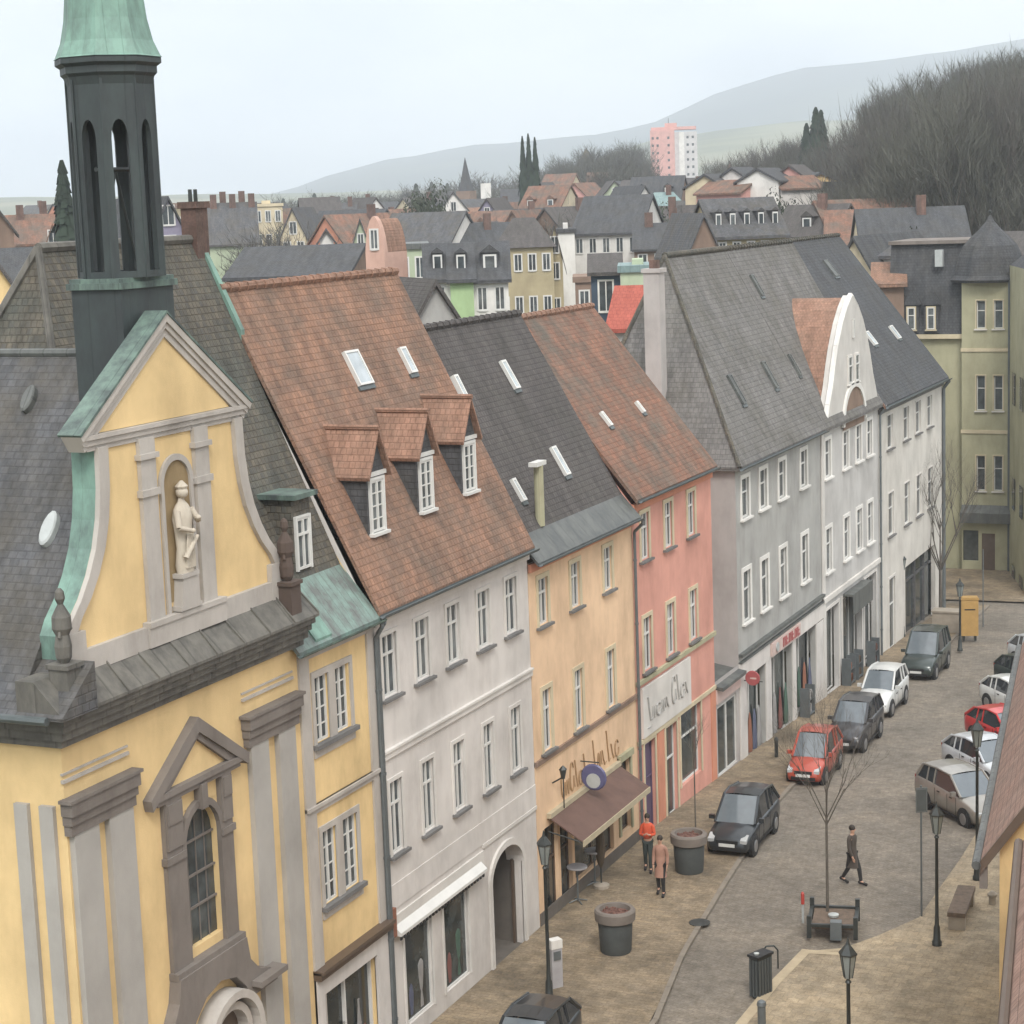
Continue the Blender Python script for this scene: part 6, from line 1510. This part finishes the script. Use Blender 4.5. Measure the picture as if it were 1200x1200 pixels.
bg('small pink cottage on the wooded slope',846,866,212,190,340,'gable','towerpink','slate',8,rows=1,cols=1)
bg('pale farmhouse between the trees on the right slope',884,902,212,200,320,'eaves','cream','redtile2',8,rows=1,cols=3)
bg('grey-violet house with white gable on the wooded slope',952,988,206,188,300,'eaves','violet','slate',9,rows=1,cols=2)
# ---- coral tower block on the hill
def tower():
    D=820; pc=791; v,_=colray(pc,D); cs=math.cos(math.atan((pc-600)/F)); z=lambda y:CAMH-(y-yh(pc))*D*cs/F; mpp=D*cs/F
    gz=min(ground_z(v.x,v.y),z(228)); az=math.atan2(v.x,v.y)
    R=empty('tower_block',(v.x,v.y,gz),-az); tag(R,'coral and pale grey residential tower block on the far wooded hill','tower block')
    h=z(155)-gz
    MB().box(-27*mpp,0,-3,1*mpp,14,h).build('coral_wing','towerpink',R); MB().box(1.1*mpp,1.5,-3,27*mpp,15,h-1).build('grey_wing','towerwhite',R)
    MB().box(6*mpp,1.2,0,12*mpp,1.5,h-1).build('stair_strip','bwhite',R)
    MB().box(-26*mpp,3,h,26*mpp,10,h+1.2).box(-10*mpp,4,h+1.2,4*mpp,9,h+2.8).build('roof_housing','towerpink',R)
    MB().tube((-2,6,h+2.8),(-2,6,h+5),.2,.1,5).build('antenna','pipe',R)
    w0=None
    for i in range(9):
        for x in (-24,-18.5,-6,16,22):
            if w0 is None:
                m=MB(); m.box(-.45,-.12,-.5,.45,.0,.5); w0=m.build('window','shopglass',R); c=w0
            else: c=w0.copy(); COL.objects.link(c); c.parent=R
            c.location=(x*mpp,(0 if x<0 else 1.5),h-3.2-i*3.0)
tower()
def spire():
    v,_=colray(547,420); z=lambda y:CAMH-(y-yh(547))*420/F; gz=ground_z(v.x,v.y)
    R=empty('church_spire',(v.x,v.y,gz)); tag(R,'thin dark church spire on the skyline left of the white hillside house','church')
    MB().box(-1.6,-1.6,-1,1.6,1.6,z(225)-gz).build('tower','brown',R); MB().lathe([(1.9,z(225)-gz),(1.2,z(214)-gz),(.05,z(187)-gz)],n=6).build('spire','darkslate',R)
spire()
# filler houses of the town, each placed by its own street plot
rd=random.Random(41)
FILL=[(20,262,300),(110,262,260),(150,266,250),(200,258,330),(228,262,300),(258,262,420),(285,262,480),(310,264,320),(345,258,420),(372,262,260),(385,252,500),(420,250,450),(452,256,340),(470,262,300),(480,270,190),(498,262,380),(512,276,200),(520,255,450),(545,275,210),(566,280,190),(610,258,250),(640,268,230),(648,248,330),(668,240,400),(690,235,450),(700,262,210),(715,228,500),(730,240,330),(745,256,300),(770,262,200),(782,248,330),(812,240,260),(828,232,330),(845,226,280),(870,226,250),(875,240,220),(905,232,300),(930,232,330),(940,258,170),(975,236,250),(1000,262,180),(1010,240,230),(1045,262,180),(1060,250,200),(1075,270,150),(30,250,420),(98,250,380),(122,270,210),(168,250,420),(215,246,480),(252,252,380),(300,250,420),(322,252,350),(362,250,520),(395,262,230),(410,246,520),(432,262,230),(446,268,200),(475,252,420),(505,262,250),(530,262,330),(558,262,240),(592,250,300),(600,268,210),(624,262,240),(656,252,300),(680,250,280),(708,250,280),(722,244,360),(755,238,380),(790,240,330),(804,256,210),(856,240,260),(868,252,200),(925,246,230),(950,246,220),(988,250,210),(1030,255,170)]
wl=['cream','brown','beige','bwhite','violet','palegreen','salmon','greywhite']; rl=['browntile','darkslate','redtile2','greytile','slate','redtile2','redtile']
fl_lab=['cream','brown','beige','white','violet-grey','pale green','salmon','grey-white']; rl_lab=['dark brown','dark slate','weathered red','grey','blue-grey slate','weathered red','red']
LM=[(40,'far-left reddish roof'),(135,'bell turret'),(190,'dark slate gable right of the turret'),(240,'brick chimney'),(290,'long roof with many chimneys'),(325,'cream flat-roofed house'),(350,'yellow attic gable'),(400,'far slate row'),(440,'salmon curved gable'),(480,'pale green flat-roofed house'),(505,'rounded evergreen'),(540,'light green front'),(575,'orange-red house'),(610,'three thin conifers'),(650,'beige four-storey house'),(700,'long white house'),(740,'blue house'),(775,'teal-roofed villa'),(800,'coral tower block'),(830,'brown gable end'),(880,'long dark-roofed row building'),(910,'white curved town gable'),(950,'tall-windowed pale house'),(990,'narrow white gable'),(1020,'purple-red roof'),(1050,'small white cottage'),(1100,'slate mansard')]
seen=set()
rq=random.Random(5)
FILL+=[(px+rq.uniform(-9,9),lerp([(0,262),(300,255),(500,250),(600,246),(700,226),(800,222),(900,222),(1000,232),(1090,246)],px)+rq.uniform(-12,16),rq.choice((260,300,360,420))) for px in range(12,1090,19)]
wl=['cream','brown','beige','bwhite','violet','palegreen','salmon','greywhite','bwhite','cream']; rl=['browntile','darkslate','redtile2','darkslate','slate','browntile','redtile2']
fl_lab=['cream','brown','beige','white','violet-grey','pale green','salmon','grey-white','bright white','light cream']; rl_lab=['dark brown','dark slate','weathered red','near-black','slate-blue','brown','brown-red']
for i,(px,y,D) in enumerate(FILL):
    w=rd.uniform(6,10.5)*F/D*.8; kd='gable' if rd.random()<.35 else 'eaves'; rh=rd.uniform(2.4,3.8)*F/D
    if kd=='gable': w*=.65
    lm=min(LM,key=lambda t:abs(t[0]-px)); side='left of' if px<lm[0]-6 else 'right of' if px>lm[0]+6 else 'at'
    for _ in range(60):
        a=rd.randrange(10); b=rd.randrange(7); lab='%s %s with %s roof %s the %s'%(fl_lab[a],'gable house' if kd=='gable' else 'house',rl_lab[b],side,lm[1])
        if lab not in seen: break
    seen.add(lab)
    lab=' '.join(lab.split()[:16])
    bg(lab,px-w/2,px+w/2,y+rh*.5,y-rh*.5,D,kd,wl[a],rl[b],rd.uniform(7,10),rd.uniform(-38,38),2,4 if kd=='eaves' else 2,chim=rd.randrange(2) if kd=='eaves' else 0,gw=1 if kd=='gable' else 0,dorm=rd.choice((0,0,1,2)) if kd=='eaves' else 0,ww=.6,wh=1.1,wframe=rd.choice(('frame','frame','brownframe')))
rs=random.Random(31); cc_=('bright white','cream','pale pink','off-white','yellowish'); cm=('bwhite','cream','towerpink','greywhite','yellow')
for i in range(18):
    px=(630,652,674,700,722,742,826,842,858,872,888,905,925,941,962,980,1002,1024)[i]; y=(226,216,222,214,222,218,214,222,208,216,206,212,204,214,208,220,212,222)[i]+rs.uniform(-3,3); D=(330,360,320,380,340,330)[i%6] if px<760 else (207,203,209)[i%3]; a=i%5
    w=rs.uniform(3.2,5.5)*F/D; bg('small %s house on the slope, %s from left in the row below the trees'%(cc_[a],('first','second','third','fourth','fifth','sixth','seventh','eighth','ninth','tenth','eleventh','twelfth','thirteenth','fourteenth','fifteenth','sixteenth','seventeenth','last')[i]),px-w/2,px+w/2,y+6,y-8,D,('gable','eaves')[i%2],cm[a],rs.choice(('darkslate','browntile','redtile2')),6,rs.uniform(-35,35),2,2,ww=.6,wh=1.1,base=CAMH-(y+26-yh(px))*D/F)
# ================================================================== TREES BEHIND
def bare_proto(seed,h,sp,thick=1.0):
    """tall bare tree: trunk with upright limbs, and a see-through crown of fine twigs"""
    rd=random.Random(seed); t=MB(); tips=[]
    t.tube((0,0,-1.5),(0,0,h*.34),.22*thick,.17*thick,7,False)
    nl=7
    for k in range(nl):
        a=2*PI*k/nl+rd.uniform(-.4,.4); up=rd.uniform(.9,2.0); d=Vector((math.cos(a)*sp,math.sin(a)*sp,up)).normalized()
        branches(t,Vector((0,0,h*rd.uniform(.10,.34))),d,h*rd.uniform(.22,.30),.10*thick,3,rd,.35,4,tips)
    branches(t,Vector((0,0,h*.34)),Vector((0,0,1)),h*.30,.13*thick,3,rd,.6,5,tips)
    zmax=max(p.z for p,d in tips); kz=h*.93/zmax
    c=MB(); t.v=[(x,y,z*kz if z>0 else z) for x,y,z in t.v]
    for (p,d) in tips:
        p=Vector((p.x,p.y,p.z*kz))
        for q in range(7):
            nd=(d*.8+Vector((rd.uniform(-1,1),rd.uniform(-1,1),rd.uniform(-.1,1.1)))*.75).normalized(); l=h*rd.uniform(.05,.13); b0=p+Vector((rd.uniform(-.5,.5),rd.uniform(-.5,.5),rd.uniform(-.9,.4))); e=b0+nd*l
            s=nd.cross(Vector((rd.uniform(-1,1),rd.uniform(-1,1),.1))).normalized()*rd.uniform(.012,.024)*thick
            c.poly([b0-s,b0+s,e])
            for r2 in range(4):
                m=b0.lerp(e,rd.uniform(.15,.9)); nd2=(nd+Vector((rd.uniform(-1,1),rd.uniform(-1,1),rd.uniform(-.2,.9)))*.8).normalized(); e2=m+nd2*l*rd.uniform(.35,.7); s2=nd2.cross(Vector((rd.uniform(-1,1),1,rd.uniform(-1,1)))).normalized()*rd.uniform(.008,.018)*thick
                c.poly([m-s2,m+s2,e2])
    return t,c
def conifer_proto(seed,h,r):
    rd=random.Random(seed); t=MB(); t.tube((0,0,-1),(0,0,h*.9),.22,.04,6,False); c=MB()
    n=1500
    for i in range(n):
        z=h*(.10+.90*rd.random()**1.1); rr=r*(1-(z/h))**.8*rd.uniform(.45,1.05)+.05; a=rd.uniform(0,2*PI)
        p=Vector((rr*math.cos(a)*.55,rr*math.sin(a)*.55,z+.2)); e=Vector((rr*math.cos(a),rr*math.sin(a),z-rr*.25)); s=Vector((-math.sin(a),math.cos(a),0))*rd.uniform(.10,.24)
        c.poly([p-s*.4,p+s*.4,e+s+Vector((0,0,-.12)),e-s+Vector((0,0,-.12))])
    return t,c
def shrub_proto(seed,h,r):
    rd=random.Random(seed); t=MB(); t.tube((0,0,-1),(0,0,h*.5),.25,.12,6,False); c=MB()
    cl=[(Vector((rd.uniform(-1,1)*r*.62,rd.uniform(-1,1)*r*.62,h*rd.uniform(.22,.82))),rd.uniform(.30,.52)*r) for _ in range(26)]
    for i in range(15000):
        o,q=rd.choice(cl); d=Vector((rd.gauss(0,1),rd.gauss(0,1),rd.gauss(0,1))).normalized(); p=o+d*q*(rd.random()**.5)*1.0; s=d.cross(Vector((rd.uniform(-1,1),rd.uniform(-1,1),1))).normalized()*rd.uniform(.06,.14); u=d.cross(s).normalized()*rd.uniform(.06,.13)
        c.poly([p-s,p-u,p+s,p+u])
    return t,c
PROTO={}
def plant(kind,px,D,ytop,label,group,name=None,wscale=1.0,cat='tree',zadd=0):
    v,_=colray(px,D); cs=math.cos(math.atan((px-600)/F)); gz=ground_z(v.x,v.y)+zadd; zt=CAMH-(ytop-yh(px))*D*cs/F; h=max(3,zt-gz)
    R=empty(name or ('conifer_tree' if kind.startswith('con') else 'evergreen_tree' if kind.startswith('shr') else 'bare_tree'),(v.x,v.y,gz),rdT.uniform(0,6.28)); tag(R,label,cat,group)
    if kind not in PROTO:
        if kind.startswith('bare'): t,c=bare_proto(int(kind[4:]),12,.55); H=12; mats=('bark',('twig','twig2')[int(kind[4:])%2])
        elif kind.startswith('con'): t,c=conifer_proto(int(kind[3:]),12,2.6); H=12; mats=('bark','needle')
        else: t,c=shrub_proto(int(kind[3:]),8,4.0); H=8; mats=('bark','ivy')
        a=t.build('trunk',mats[0]); b=c.build('crown',mats[1]); PROTO[kind]=(a.data,b.data,H); bpy.data.objects.remove(a); bpy.data.objects.remove(b)
    a,b,H=PROTO[kind]; k=h/H
    for nm,me in (('trunk',a),('crown',b)):
        o=bpy.data.objects.new(nm,me); COL.objects.link(o); o.parent=R
    R.scale=(k*wscale,k*wscale,k); return R
rdT=random.Random(77)
# wood on the right slope: skyline rows from the photo
SKY=[(840,188),(870,180),(900,168),(930,162),(955,152),(985,156),(1008,150),(1022,122),(1040,106),(1055,96),(1080,92),(1100,98),(1115,92),(1130,84),(1150,74),(1175,66),(1200,62),(1240,60)]
for i in range(150):
    px=840+ (1245-840)*((i*0.6180339)%1.0); layer=(i*7//3)%4; D=[330,290,250,215][layer]+rdT.uniform(-12,12)
    yt=lerp(SKY,px)+[0,14,42,80][layer]+rdT.uniform(-6,16)+(18 if px<930 else 0)*(layer>1)
    if layer>=2 and px<1000: yt+=25
    plant('bare%d'%(1+i%5),px,D,yt,'bare winter tree in the wood rising on the right slope','bare trees of the right-hand wood',wscale=rdT.uniform(.65,.95))
for i in range(42):
    px=1000+245*((i*0.6180339)%1.0); D=rdT.uniform(178,205)
    plant('bare%d'%(1+i%5),px,D,lerp(SKY,px)+rdT.uniform(8,75)+(30 if px<1030 else 0),'tall dark bare tree at the near edge of the right-hand wood','near trees of the right-hand wood',wscale=rdT.uniform(.6,.85))
for i,(px,y,D) in enumerate([(957,132,300),(963,135,302),(946,150,296),(1003,172,280)]): plant('con%d'%(1+i%2),px,D,y,'dark spruce at the left edge of the right-hand wood','spruces at the edge of the wood')
for i in range(60):
    px=600+250*((i*0.6180339)%1.0); D=[520,440,380][i%3]; yt=lerp([(600,205),(640,188),(665,186),(700,172),(740,168),(760,178),(820,182),(850,186)],px)+[0,10,22][i%3]+rdT.uniform(0,8)
    if 755<px<827: yt+=62
    plant('bare%d'%(1+i%5),px,D,yt,'bare winter tree on the wooded hill behind the town centre','bare trees on the middle hill',wscale=rdT.uniform(.9,1.3))
for i,px in enumerate((614.5,621.5,629)): plant('con%d'%(1+i%2),px,300,(166,163,167)[i],('tall thin dark conifer, leftmost of three above the slate-fronted house','tall thin dark conifer, middle and highest of three above the slate-fronted house','tall thin dark conifer, rightmost of three above the slate-fronted house')[i],'three tall thin conifers',wscale=.42)
for i,(px,D,y) in enumerate([(486,210,214),(478,240,226),(498,235,222)]): plant('shr%d'%(1+i%2),px,D,y,('rounded dark evergreen tree above the pale green house','lower dark evergreen left of the rounded one','dark evergreen crown right of the rounded one')[i],None,wscale=(.34,.22,.22)[i])
plant('con1',77,150,196,'dark evergreen tree partly hidden behind the left side of the turret',None,wscale=.75)
for i in range(34):
    px=232+330*((i*0.6180339)%1.0); D=[620,520][i%2]; plant(('bare%d'%(1+i%5)) if i%4 else 'con2',px,D,lerp([(232,244),(340,232),(450,226),(560,206)],px)+rdT.uniform(-3,8),'small far tree on the left skyline behind the roofs','far trees on the left skyline',wscale=1.5)
for i in range(60):
    px=80+1010*((i*0.6180339)%1.0); D=rdT.uniform(190,380); plant('bare%d'%(1+i%5),px,D,lerp([(80,262),(560,258),(700,250),(900,236),(1080,235)],px)+rdT.uniform(-8,14),'bare garden tree standing between the town houses','bare garden trees among the houses',wscale=1.2)
for i in range(4): plant('shr%d'%(1+i%2),(705,800,930,1046)[i],(240,190,200,150)[i],(236,238,222,268)[i],'evergreen garden bush between the houses near the '+('long white house','teal-roofed villa','pale house with upright windows','slate mansard')[i],None,wscale=.3)
# ================================================================== AIR
hz=MB(); c0=Vector((0,0)); hz.box(-5150,-5150,-8,5150,5150,520)
ho=hz.build('haze','white'); ho.data.materials.clear()
hm=bpy.data.materials.new('haze_air'); hm.use_nodes=True; hn=hm.node_tree; hn.nodes.clear()
pv=hn.nodes.new('ShaderNodeVolumePrincipled'); pv.inputs['Color'].default_value=(.85,.91,.98,1); pv.inputs['Density'].default_value=HAZE if 'HAZE' in globals() else .00038; pv.inputs['Anisotropy'].default_value=.2
ou=hn.nodes.new('ShaderNodeOutputMaterial'); hn.links.new(pv.outputs[0],ou.inputs['Volume']); ho.data.materials.append(hm); tag(ho,'pale winter haze in the air over the town',kind='stuff')
# ================================================================== LIGHT
w=bpy.data.worlds.new('World'); S.world=w; w.use_nodes=True; wn=w.node_tree.nodes; wl_=w.node_tree.links
bgn=wn['Background']; sky=wn.new('ShaderNodeTexSky'); sky.sky_type='NISHITA'; sky.sun_disc=False
SE,SR=48,150
sky.sun_elevation=math.radians(SE); sky.sun_rotation=math.radians(SR); sky.air_density=1.0; sky.dust_density=4.0; sky.ozone_density=1.0
hs=wn.new('ShaderNodeHueSaturation'); hs.inputs['Saturation'].default_value=.16; wl_.new(sky.outputs[0],hs.inputs['Color'])
tc=wn.new('ShaderNodeTexCoord'); mp=wn.new('ShaderNodeMapping'); mp.inputs['Scale'].default_value=(1,1,2.6); wl_.new(tc.outputs['Generated'],mp.inputs[0])
nz=wn.new('ShaderNodeTexNoise'); nz.inputs['Scale'].default_value=4.0; nz.inputs['Detail'].default_value=5; nz.inputs['Roughness'].default_value=.5; wl_.new(mp.outputs[0],nz.inputs[0])
cr=ramp(wn,[(.30,(4.0,4.4,5.3)),(.45,(6.5,6.7,7.1)),(.58,(9.6,9.6,9.4))]); wl_.new(nz.outputs[0],cr.inputs[0])
mx=wn.new('ShaderNodeMix'); mx.data_type='RGBA'; mx.inputs[0].default_value=.80; wl_.new(hs.outputs[0],mx.inputs[6]); wl_.new(cr.outputs[0],mx.inputs[7]); sz=wn.new('ShaderNodeSeparateXYZ'); wl_.new(tc.outputs['Generated'],sz.inputs[0]); hr=ramp(wn,[(0,(.55,.57,.60)),(.12,(.62,.635,.66)),(.38,(.95,.95,.94))]); wl_.new(sz.outputs[2],hr.inputs[0])
wl_.new(mixc(wn,wl_,mx.outputs[2],hr.outputs[0],1.0,'MULTIPLY'),bgn.inputs['Color'])
bgn.inputs['Strength'].default_value=.15
sd=bpy.data.lights.new('Sun','SUN'); sd.energy=1.5; sd.angle=math.radians(18); sd.color=(1,.965,.91); so=bpy.data.objects.new('Sun',sd); COL.objects.link(so)
e,a=math.radians(SE),math.radians(SR); dirv=Vector((math.sin(a)*math.cos(e),math.cos(a)*math.cos(e),math.sin(e))); so.rotation_euler=dirv.to_track_quat('Z','Y').to_euler(); so.location=(0,0,60)
# ================================================================== CAMERA
cd=bpy.data.cameras.new('Camera'); cd.sensor_fit='HORIZONTAL'; cd.sensor_width=36; cd.lens=F/1200*36; cd.clip_start=.5; cd.clip_end=20000
co=bpy.data.objects.new('Camera',cd); COL.objects.link(co)
Rm=Matrix(((AX.x,-AX.y,-AX.z),(AY.x,-AY.y,-AY.z),(AZ.x,-AZ.y,-AZ.z))); co.matrix_world=Matrix.Translation(EYE)@Rm.to_4x4(); S.camera=co
S.view_settings.view_transform='Standard'; S.view_settings.look='None'; S.view_settings.exposure=0.79; S.view_settings.gamma=1
S.cycles.use_denoising=True; S.cycles.max_bounces=6; S.cycles.diffuse_bounces=3; S.cycles.volume_bounces=2; S.cycles.use_adaptive_sampling=True
